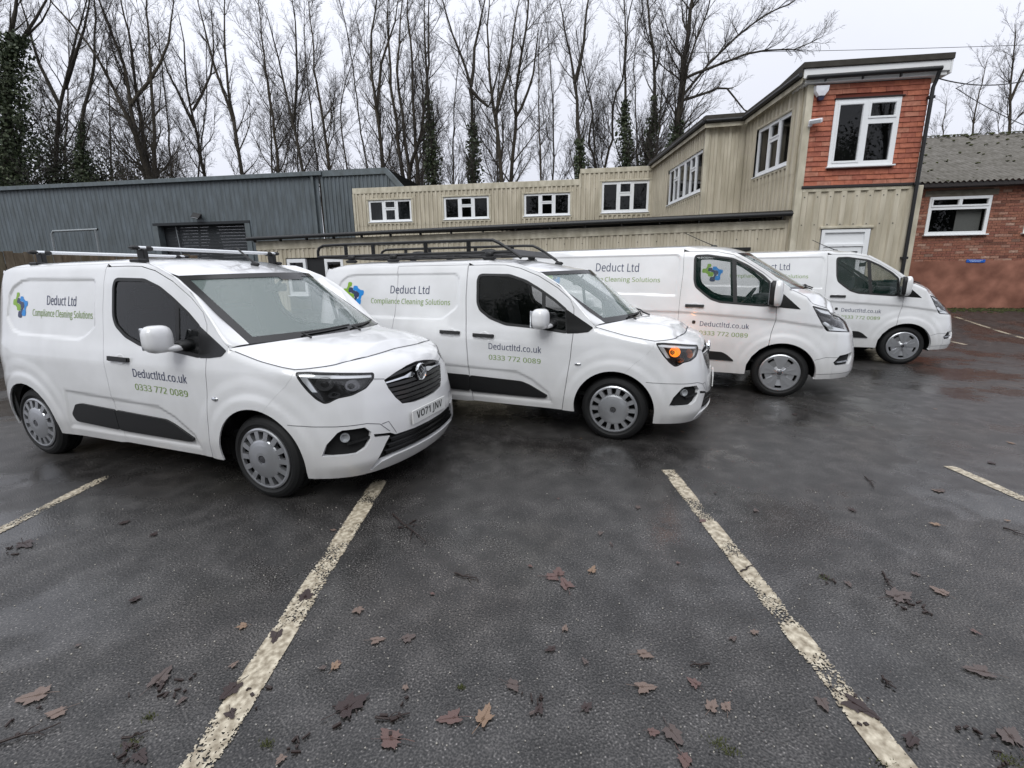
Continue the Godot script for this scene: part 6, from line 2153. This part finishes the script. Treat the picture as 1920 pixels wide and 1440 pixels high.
func yard_things() -> void:
	# fence
	var f := thing("fence", "weathered brown board fence at the left behind the nearest van", "fence")
	var a := Vector3(-15.5, 0, -7.8); var e := Vector3(-7.45, 0, -11.75)
	var d := (e - a).normalized()
	var n := d.cross(Vector3.UP)
	var b := Basis(d, Vector3.UP, n)
	rng.seed = 31
	var len := (e - a).length()
	var i := 0
	while i * 0.155 < len:
		var mb := MB.new()
		var t := i * 0.155
		var h := 2.27 - 0.014 * t + rng.randf_range(-0.02, 0.02)
		mb.soft_box(a + b * Vector3(t + 0.075, h * 0.5, rng.randf_range(-0.006, 0.006)), Vector3(0.148, h, 0.02), 0.004, b * Basis(Vector3.BACK, rng.randf_range(-0.004, 0.004)))
		part("board", mb, M["board%d" % (rng.randi() % 3)], f)
		i += 1
	for y in [0.4, 1.2, 1.9]:
		var mb := MB.new()
		mb.box(a + b * Vector3(len * 0.5, y, -0.05), Vector3(len, 0.09, 0.05), b)
		part("rail", mb, M.board1, f)
	# galvanised hoop
	var h := thing("barrier_hoop", "grey galvanised tube hoop standing behind the fence", "hoop")
	var hm := MB.new()
	var p0 := at_depth(95, 470, 13.5); var p1 := at_depth(96, 434, 13.5); var p2 := at_depth(183, 430, 13.5); var p3 := at_depth(181, 470, 13.5)
	p0.y = 0; p3.y = 0
	pipe(hm, [p0, p1 - Vector3(0, 0.06, 0), p1 + (p2 - p1) * 0.04, p2], 0.028, 8)
	part("top_tube", hm, M.galvanised, h)
	var hm2 := MB.new()
	pipe(hm2, [p2 + (p1 - p2) * 0.05 , p3], 0.026, 8)
	part("leg", hm2, M.galvanised, h)
	# alarm box and lamp on the tower
	var TF := wall_basis(8); var pf := Vector3(7.159, 0, -12.7)
	var al := thing("alarm_box", "white burglar alarm box with a dark base on the tile hung tower", "alarm box")
	var am := MB.new()
	var ou := [Vector2(-0.165, 0.15), Vector2(0.165, 0.15), Vector2(0.15, 0.02), Vector2(0.07, -0.09), Vector2(-0.07, -0.09), Vector2(-0.15, 0.02)]
	var AP := func(q: Vector2, z: float) -> Vector3: return pf + TF * Vector3(0.275 + q.x, 5.735 + q.y, z)
	for j in ou.size():
		var u: Vector2 = ou[j]; var w: Vector2 = ou[(j + 1) % ou.size()]
		am.quad(AP.call(u, 0.04), AP.call(u * 0.9, 0.15), AP.call(w * 0.9, 0.15), AP.call(w, 0.04))
		am.tri(AP.call(Vector2(0, 0.02), 0.165), AP.call(w * 0.9, 0.15), AP.call(u * 0.9, 0.15))
	part("cover", am, M.alarm, al)
	var ab := MB.new()
	var ob := [Vector2(-0.075, -0.09), Vector2(0.075, -0.09), Vector2(0.045, -0.175), Vector2(-0.045, -0.175)]
	for j in 4:
		var u: Vector2 = ob[j]; var w: Vector2 = ob[(j + 1) % 4]
		ab.quad(AP.call(u, 0.04), AP.call(u, 0.13), AP.call(w, 0.13), AP.call(w, 0.04))
	ab.quad(AP.call(ob[3], 0.13), AP.call(ob[2], 0.13), AP.call(ob[1], 0.13), AP.call(ob[0], 0.13))
	part("lens", ab, M.alarm_blue, al)
	var lp := thing("wall_lamp", "small white floodlight on the tower's left corner below the alarm box", "floodlight")
	var lm := MB.new()
	var lb := TF * Basis(Vector3.UP, -0.5) * Basis(Vector3.RIGHT, 0.35)
	lm.soft_box(pf + TF * Vector3(0.20, 5.10, 0.16), Vector3(0.28, 0.10, 0.16), 0.02, lb)
	lm.soft_box(pf + TF * Vector3(0.12, 5.04, 0.07), Vector3(0.08, 0.08, 0.10), 0.02, TF)
	part("lamp_body", lm, M.alarm, lp)
	var lg := MB.new()
	lg.soft_box(pf + TF * Vector3(0.20, 5.10, 0.16) + lb * Vector3(0, 0, 0.08), Vector3(0.22, 0.07, 0.012), 0.004, lb)
	part("lamp_front", lg, M.lamp_glass, lp)
	# wires
	var wire := func(label: String, p: Vector3, q: Vector3, sag: float, r: float) -> void:
		var mb := MB.new()
		var pts := []
		for k in 21:
			var t := k / 20.0
			pts.append(p.lerp(q, t) - Vector3(0, sag * 4.0 * t * (1.0 - t), 0))
		pipe(mb, pts, r, 5)
		tag(part("overhead_wire", mb, M.black, self), label, "wire", "overhead wires")
	wire.call("thin overhead wire high above the tower roof", at_depth(1270, 99, 30), at_depth(2100, 77, 30), 0.1, 0.014)
	wire.call("black cable from the tower corner rising to the right", pf + TF * Vector3(2.75, 5.88, 0.1), at_depth(2050, 96, 15.0), 0.42, 0.014)
	wire.call("slack black cable falling across the trees at the right", at_depth(1792, 165, 17), at_depth(2000, 262, 17), 0.15, 0.012)
	wire.call("short black cable joining the two cables right of the tower", at_depth(1792, 166, 17), at_depth(1835, 146, 16), 0.0, 0.012)


# ---------------------------------------------------------------- trees
class Wood:
	var limbs: MB
	var spots := []
	var r := RandomNumberGenerator.new()

	func limb(p: Vector3, d: Vector3, length: float, rad: float, level: int) -> void:
		var n := 5 if level == 1 else 4
		var pts := PackedVector3Array([p]); var rr := PackedFloat32Array([rad])
		var q := p
		var dir := d
		for i in n:
			dir = (dir + Vector3(r.randfn(0, 0.12), r.randfn(0, 0.08) + 0.11, r.randfn(0, 0.12))).normalized()
			q += dir * (length / n)
			pts.append(q); rr.append(lerpf(rad, maxf(rad * 0.3, 0.008), float(i + 1) / n))
		limbs.tube(pts, rr, 5 if level == 1 else 4)
		var count := int(length * (2.9 if level == 1 else 3.2)) + 1
		for k in count:
			var t := lerpf(0.12, 1.0, (k + r.randf()) / count)
			var f := t * n; var i := mini(int(f), n - 1)
			var o := pts[i].lerp(pts[i + 1], f - i)
			var along := (pts[i + 1] - pts[i]).normalized()
			var side := along.cross(Vector3(r.randfn(0, 1), r.randfn(0, 1), r.randfn(0, 1))).normalized()
			var nd := (along * r.randf_range(0.6, 1.1) + side * r.randf_range(0.45, 0.9) + Vector3(0, 0.22, 0)).normalized()
			if level == 1 and length > 2.2 and r.randf() < 0.42:
				limb(o, nd, length * r.randf_range(0.35, 0.55) * (1.15 - 0.5 * t), maxf(rad * lerpf(0.6, 0.35, t), 0.012), 2)
			else:
				spray(o, nd, clampf(length * r.randf_range(0.25, 0.5) * (1.25 - 0.5 * t), 0.55, 1.7))
		spray(q, dir, clampf(length * 0.4, 0.6, 1.6))

	func spray(o: Vector3, d: Vector3, l: float) -> void:
		var x := d.cross(Vector3(r.randfn(0, 1), r.randfn(0, 1), r.randfn(0, 1))).normalized()
		spots.append(Transform3D(Basis(x * l, d * l, x.cross(d) * l), o))


# a bunch of twigs one unit long, growing up the y axis
var spray_kinds := []
func spray_grow(mb: MB, r: RandomNumberGenerator, p: Vector3, d: Vector3, l: float, rad: float, level: int) -> void:
	var n := 3 if level == 0 else 2
	var pts := PackedVector3Array([p]); var rr := PackedFloat32Array([rad])
	var q := p; var dir := d
	for i in n:
		dir = (dir + Vector3(r.randfn(0, 0.13), 0.06, r.randfn(0, 0.13))).normalized()
		q += dir * l / n
		pts.append(q); rr.append(lerpf(rad, 0.0042, float(i + 1) / n))
	mb.tube(pts, rr, 3)
	if level >= 2: return
	var count: int = [7, 2][level]
	for k in count:
		var t := lerpf(0.15, 0.98, (k + r.randf()) / count)
		var f := t * n; var i := mini(int(f), n - 1)
		var a := TAU * r.randf()
		var along := (pts[i + 1] - pts[i]).normalized()
		var side := along.cross(Vector3(cos(a), 0.2, sin(a))).normalized()
		spray_grow(mb, r, pts[i].lerp(pts[i + 1], f - i), (along * r.randf_range(0.7, 1.1) + side * r.randf_range(0.5, 0.85)).normalized(), l * r.randf_range(0.32, 0.5) * (1.2 - 0.6 * t), rad * 0.62, level + 1)


func spray_mesh(sd: int) -> ArrayMesh:
	var r := RandomNumberGenerator.new(); r.seed = sd
	var mb := MB.new()
	spray_grow(mb, r, Vector3.ZERO, Vector3.UP, 1.0, 0.0105, 0)
	return mb.mesh()


func tree(label: String, z: float, stems: Array, rad: float, ivy: float, kind: int, sd: int, dense := 1.0, group := "bare trees behind the buildings") -> void:
	var w := Wood.new()
	w.limbs = MB.new(); w.r.seed = sd
	var foot := Vector3.ZERO
	var main_line := PackedVector3Array()
	var trunks := MB.new()
	var ivy_m := MB.new()
	ivy_m.coloured = true
	for si in stems.size():
		var st: Array = stems[si]
		var pts := PackedVector3Array()
		var zz := z + w.r.randf_range(-0.8, 0.8) * (1.0 if si else 0.0)
		for e in range(0, st.size(), 2): pts.append(at_depth(st[e], st[e + 1], zz))
		if si == 0 or st[1] > 280:
			var b := pts[0]
			var g := ground_height(b.x, b.z)
			var d := (pts[1] - pts[0]).normalized()
			if b.y > g + 0.3: pts.insert(0, Vector3(b.x - d.x / maxf(d.y, 0.3) * (b.y - g) * 0.5, g - 0.2, b.z))
		if si == 0: foot = pts[0]
		# go on upwards past the last point given
		if si == 0: main_line = pts.duplicate()
		elif st[1] <= 280:
			var best := main_line[0]
			for k in main_line.size() - 1:
				var q := Geometry3D.get_closest_point_to_segment(pts[0], main_line[k], main_line[k + 1])
				if q.distance_to(pts[0]) < best.distance_to(pts[0]): best = q
			pts[0] = best
		var d := (pts[-1] - pts[-2]).normalized()
		var top := pts[-1]
		var want := maxf(18.5 + w.r.randf_range(-1.5, 2.5), top.y + 2.0) if z < 50 else top.y + 2.0
		if si > 0 and st[1] <= 280: want = top.y + 1.7
		var steps := int((want - top.y) / 1.6)
		for k in steps:
			d = (d * 0.9 + Vector3(w.r.randfn(0, 0.09), 0.35, w.r.randfn(0, 0.09))).normalized()
			top += d * 1.6
			pts.append(top)
		# smooth and wobble
		var fine := PackedVector3Array()
		for k in pts.size() - 1:
			var m := maxi(2, int(pts[k].distance_to(pts[k + 1]) / 0.9))
			for j in m:
				var t := float(j) / m
				var q := pts[k].cubic_interpolate(pts[k + 1], pts[maxi(k - 1, 0)], pts[mini(k + 2, pts.size() - 1)], t)
				fine.append(q + Vector3(w.r.randfn(0, 0.03), 0, w.r.randfn(0, 0.03)))
		fine.append(pts[-1])
		var total := 0.0
		for k in fine.size() - 1: total += fine[k].distance_to(fine[k + 1])
		var r0: float = rad * (0.52 if si == 0 else (0.48 if st[1] > 280 else (0.30 if rad < 0.5 else 0.125)))
		var rr := PackedFloat32Array(); var at := 0.0
		for k in fine.size():
			if k: at += fine[k].distance_to(fine[k - 1])
			rr.append(r0 * pow(1.0 - at / (total * 1.04), 0.8) + 0.012)
		trunks.tube(fine, rr, 8)
		# limbs
		at = 0.0
		var next := total * (0.24 if si == 0 else 0.10)
		for k in range(1, fine.size()):
			at += fine[k].distance_to(fine[k - 1])
			while at > next:
				next += w.r.randf_range(0.5, 1.0) / dense
				var along := (fine[k] - fine[k - 1]).normalized()
				var t := at / total
				var az := w.r.randf() * TAU
				var side := Vector3(cos(az), 0, sin(az) * 0.8)
				var dd := (along * w.r.randf_range(0.8, 1.6) + side).normalized()
				var l := total * lerpf(0.24, 0.10, t) * w.r.randf_range(0.55, 1.2)
				w.limb(fine[k], dd, l, minf(rr[k] * 0.45, 0.05), 1)
				if t > 0.35 and w.r.randf() < 0.5: w.spray(fine[k], (along + side * w.r.randf_range(0.6, 1.2)).normalized(), w.r.randf_range(0.7, 1.5))
		# ivy leaves wrapped round the stem
		if ivy > 0 and si < 2:
			at = 0.0
			for k in range(1, fine.size()):
				var seg := fine[k].distance_to(fine[k - 1])
				at += seg
				if fine[k].y > ivy: break
				var thin := smoothstep(ivy, ivy - 2.5, fine[k].y)
				for j in int(seg * 420 * maxf(1.0, rad / 0.3) * (0.35 + 0.65 * thin)):
					var az := w.r.randf() * TAU
					var lump := 1.0 + 0.35 * sin(az * 3.0 + fine[k].y * 1.7)
					var q := fine[k - 1].lerp(fine[k], w.r.randf()) + Vector3(cos(az), 0, sin(az)) * (rr[k] * 0.85 + w.r.randf() * (0.16 + 0.26 * thin) * lump * maxf(1.0, rad / 0.34))
					leafy(ivy_m, q, w.r, 0.17, Color(0.030, 0.045, 0.020), Color(0.062, 0.078, 0.034))
	var o := thing("bare_tree", label, "tree", group, foot)
	part("trunk", trunks, M["bark%d" % kind], o).position = -foot
	var li := part("limbs", w.limbs, M["bark%d" % kind], o)
	li.position = -foot
	li.set_meta("kind", "stuff")
	if spray_kinds.is_empty():
		for i in 4: spray_kinds.append(spray_mesh(70 + i))
	var mm := MultiMesh.new()
	mm.transform_format = MultiMesh.TRANSFORM_3D
	mm.mesh = spray_kinds[sd % 4]
	mm.instance_count = w.spots.size()
	for i in w.spots.size(): mm.set_instance_transform(i, w.spots[i])
	var cr := MultiMeshInstance3D.new()
	cr.name = "crown"
	cr.multimesh = mm
	cr.material_override = M.twig
	cr.position = -foot
	cr.set_meta("kind", "stuff")
	o.add_child(cr, true)
	if ivy > 0: part("ivy", ivy_m, M.ivy, o).position = -foot


func leafy(mb: MB, q: Vector3, r: RandomNumberGenerator, size: float, c0: Color, c1: Color) -> void:
	var n := Vector3(r.randfn(0, 1), r.randfn(0.4, 0.8), r.randfn(0.3, 1)).normalized()
	var u := n.cross(Vector3(r.randfn(0, 1), r.randfn(0, 1), r.randfn(0, 1))).normalized() * size * r.randf_range(0.6, 1.25)
	var v := n.cross(u) * 0.8
	mb.col = c0.lerp(c1, r.randf())
	mb.quad(q - u * 0.5, q + v * 0.5, q + u * 0.5, q - v * 0.5)


func bush(called: String, label: String, u: float, v: float, z: float, w: float, h: float, count: int, sd: int, c0: Color, c1: Color) -> void:
	var r := RandomNumberGenerator.new(); r.seed = sd
	var c := at_depth(u, v, z)
	var g := Vector3(c.x, ground_height(c.x, c.z), c.z)
	var top := c.y
	var mb := MB.new(); mb.coloured = true
	var st := MB.new()
	for i in 26:
		var a := r.randf() * TAU
		var l := r.randf_range(0.3, 1.0)
		var e := g + Vector3(cos(a) * w * 0.5 * l, (top - g.y) * r.randf_range(0.55, 1.12) * (1.1 - 0.5 * l), sin(a) * w * 0.4 * l)
		pipe(st, [g + Vector3(cos(a) * 0.2, 0, sin(a) * 0.2), g.lerp(e, 0.5) + Vector3(r.randfn(0, 0.25), 0, r.randfn(0, 0.2)), e], 0.03, 4)
		for j in count / 26:
			var t := pow(r.randf(), 0.6)
			leafy(mb, g.lerp(e, t) + Vector3(r.randfn(0, 0.42), r.randfn(0, 0.42), r.randfn(0, 0.42)) * (0.5 + 0.8 * t), r, 0.17, c0, c1)
	var o := thing(called, label, "bush", "", g)
	part("stems", st, M.twig, o).position = -g
	part("foliage", mb, M.ivy, o).position = -g


func woodland() -> void:
	var T := [
		# label, depth, stems, radius, ivy top (m), bark, density
		["forked bare tree with an ivy clad trunk above the left part of the warehouse", 33.0, [[105, 330, 112, 210, 128, 130, 150, 40], [112, 200, 75, 120, 50, 40], [118, 165, 145, 95, 165, 20]], 0.34, 6.5, 1, 1.0],
		["leaning dead looking tree thick with ivy, left of the big many stemmed tree", 32.0, [[158, 330, 155, 230, 168, 172]], 0.30, 11.0, 1, 0.6],
		["big many stemmed tree leaning left over the warehouse roof", 32.0, [[278, 330, 245, 205, 232, 120, 195, 30], [282, 330, 262, 215, 252, 140, 240, 60, 228, 5], [292, 332, 288, 220, 281, 130, 275, 20], [268, 300, 215, 170, 165, 80, 98, 5], [286, 200, 300, 120, 322, 40]], 0.33, 5.5, 0, 1.0],
		["slim bare tree with side limbs, right of the many stemmed tree", 35.0, [[383, 330, 366, 235, 350, 165, 345, 80], [366, 235, 330, 165, 305, 110], [370, 210, 395, 140, 400, 60]], 0.26, 6.3, 0, 1.1],
		["bare tree with a bushy ivy skirt at its base behind the warehouse", 34.0, [[455, 330, 437, 220, 424, 130, 420, 30], [437, 222, 405, 130, 380, 40]], 0.30, 6.0, 0, 1.1],
		["tall slender bare tree, first of three close together above the warehouse end", 36.0, [[523, 325, 512, 220, 498, 130, 488, 40]], 0.27, 6.2, 2, 1.1],
		["bare tree forking low, second of three close together above the warehouse end", 35.0, [[567, 325, 548, 220, 530, 150, 512, 70], [549, 222, 558, 140, 552, 40]], 0.29, 8.2, 1, 1.1],
		["thin dark pole like tree between two thicker trunks above the warehouse end", 39.0, [[597, 322, 585, 230, 575, 140, 570, 50]], 0.17, 0.0, 1, 0.9],
		["bare tree with ivy at its foot, right beside the warehouse roof end", 35.0, [[618, 322, 606, 225, 590, 130, 583, 40]], 0.27, 7.5, 2, 1.1],
		["short ivy covered stem just left of the grey gable", 34.0, [[690, 320, 680, 265, 674, 235]], 0.13, 9.5, 1, 0.6],
		["straight pale trunk rising over the grey gable", 32.0, [[718, 318, 708, 210, 695, 110, 702, 20], [707, 205, 715, 120, 740, 40]], 0.32, 0.0, 2, 1.1],
		["clump of close dark stems right of the grey gable", 31.0, [[757, 350, 742, 230, 731, 130, 728, 30], [770, 350, 755, 220, 745, 130, 752, 40], [784, 350, 777, 220, 772, 120, 765, 30], [765, 340, 790, 250, 800, 150]], 0.31, 0.0, 0, 1.0],
		["ivy sleeved trunk left of the first beige window range peak", 30.0, [[813, 350, 806, 230, 801, 150, 795, 60]], 0.30, 11.5, 1, 1.0],
		["ivy sleeved trunk with a wide fork above the second beige window", 31.0, [[890, 345, 886, 230, 882, 160, 862, 100, 838, 30], [884, 165, 890, 90, 905, 20], [884, 165, 915, 200, 925, 170]], 0.31, 11.3, 1, 1.0],
		["clean brown trunk right of the forked ivy trunk", 31.0, [[942, 345, 928, 220, 918, 140, 915, 50], [930, 215, 950, 140, 965, 50]], 0.32, 0.0, 0, 1.1],
		["clean brown trunk leaning right, beside the other clean trunk", 32.0, [[958, 345, 967, 220, 971, 140, 985, 60], [966, 220, 990, 170, 1005, 110]], 0.27, 0.0, 0, 1.1],
		["small tree with an ivy mound at its foot above the third beige window", 36.0, [[1037, 335, 1038, 240, 1035, 180]], 0.14, 7.4, 1, 0.9],
		["tall trunk with heavy ivy left of the raised beige parapet", 30.0, [[1090, 340, 1084, 230, 1077, 150, 1060, 60], [1078, 150, 1095, 80, 1100, 20]], 0.32, 9.8, 1, 1.0],
		["crooked small tree leaning left above the raised parapet", 33.0, [[1120, 318, 1104, 270, 1112, 215, 1100, 165]], 0.20, 0.0, 1, 1.0],
		["crooked small tree leaning right above the raised parapet", 33.0, [[1133, 318, 1148, 262, 1150, 200, 1165, 150]], 0.19, 0.0, 1, 1.0],
		["upright ivy clad trunk above the fourth beige window", 31.0, [[1174, 315, 1172, 220, 1173, 120, 1172, 30]], 0.27, 12.2, 1, 1.0],
		["curved ivy clad trunk beside the raised roof corner", 30.5, [[1213, 312, 1227, 220, 1226, 140, 1220, 50]], 0.29, 12.0, 1, 1.0],
		["huge tree with a flared ivy base and long limbs spreading right over the office roof", 29.0, [[1262, 300, 1275, 200, 1284, 110, 1296, 20], [1278, 230, 1292, 120, 1318, 40, 1330, 5], [1284, 190, 1330, 120, 1385, 65, 1440, 25, 1480, 8], [1290, 196, 1330, 172, 1362, 166, 1395, 205], [1300, 150, 1370, 112, 1430, 95, 1490, 92]], 0.55, 9.8, 1, 2.2],
		["slender bare tree between the crooked trees and the ivy trunks", 38.0, [[1195, 315, 1192, 200, 1190, 100]], 0.15, 0.0, 1, 1.0],
		["far pale tree behind the brick shed roof, nearest the tower", 46.0, [[1822, 275, 1826, 215, 1838, 170, 1842, 150]], 0.24, 0.0, 2, 1.3],
		["far pale tree behind the brick shed roof, at the right edge", 42.0, [[1892, 275, 1893, 190, 1898, 130], [1893, 190, 1925, 120]], 0.30, 0.0, 2, 1.3],
		["far low tree just right of the tower's downpipe", 52.0, [[1765, 280, 1768, 240, 1772, 215]], 0.22, 0.0, 2, 1.3],
		["ivy choked tree at the left edge of the view", 30.0, [[18, 330, 16, 210, 14, 110, 30, 20], [14, 110, 45, 70, 85, 0]], 0.75, 15.5, 1, 1.0],
		["bare tree reaching in from beyond the left edge", 31.0, [[-70, 330, -60, 190, -40, 80], [-55, 160, 20, 90, 80, 40]], 0.34, 8.0, 1, 1.0],
	]
	var n := 0
	for e in T:
		tree(e[0], e[1], e[2], e[3], e[4], e[5], 900 + n * 7, e[6])
		n += 1
	# thinner growth farther back, too even to tell one from another
	rng.seed = 19
	for i in 15:
		var u := -60.0 + i * 92.0 + rng.randf_range(-30, 30)
		var z := rng.randf_range(40, 48)
		tree("thin bare tree in the second row behind the nearer trunks", z, [[u, 330, u + rng.randf_range(-14, 14), 200, u + rng.randf_range(-26, 26), 90]], rng.randf_range(0.14, 0.22), 0.0, rng.randi() % 3, 2000 + i, 0.8, "thin trees of the second row")
	# what stands across the yard behind the camera, and shows in the glass
	var dk := Color(0.020, 0.030, 0.014); var lt := Color(0.055, 0.068, 0.032)
	bush("evergreen_bush", "dark evergreen mass at the left edge above the warehouse roof", 25, 190, 33.5, 7.0, 5.0, 30000, 1, dk, lt)
	bush("evergreen_bush", "dark bush rising over the warehouse roof, second from the left", 110, 255, 33.0, 5.5, 4.0, 24000, 2, dk, lt)
	bush("evergreen_bush", "ragged bush left of the many stemmed tree", 190, 270, 33.0, 4.8, 4.0, 14000, 3, dk, Color(0.062, 0.070, 0.036))
	bush("evergreen_bush", "brownish bush behind the many stemmed tree's foot", 255, 258, 34.0, 4.0, 4.0, 9000, 4, Color(0.05, 0.045, 0.028), Color(0.09, 0.08, 0.05))
	bush("evergreen_bush", "low leafy scrub right of the clump of close stems", 975, 318, 33.0, 2.6, 3.0, 500, 6, Color(0.05, 0.045, 0.03), Color(0.08, 0.075, 0.04))
	var back := []
	for e in [[-9, 17, 3], [2, 19, 7], [11, 18, 13], [-17, 16, 6], [20, 17, 4]]: back.append(["bare_tree_%03d" % e[2], Vector3(e[0], 0, e[1])])
	for i in 11: back.append(["evergreen_bush" + ["", "_001"][i % 2], Vector3(-25.0 + i * 5.0 + rng.randf_range(-1, 1), 0, rng.randf_range(12.5, 16.0))])
	for i in back.size():
		var src: Node3D = get_node(back[i][0])
		var c: Node3D = src.duplicate()
		c.name = numbered("bare_tree" if i < 5 else "evergreen_bush")
		add_child(c)
		c.position = back[i][1]; c.rotation.y = 2.2 + i
		if i >= 5: c.scale = Vector3(1.2, rng.randf_range(0.75, 1.35), 1.1)
		tag(c, "bare tree on the far side of the yard" if i < 5 else "tall evergreen growth on the far side of the yard", "tree" if i < 5 else "bush", "trees across the yard" if i < 5 else "evergreens across the yard")
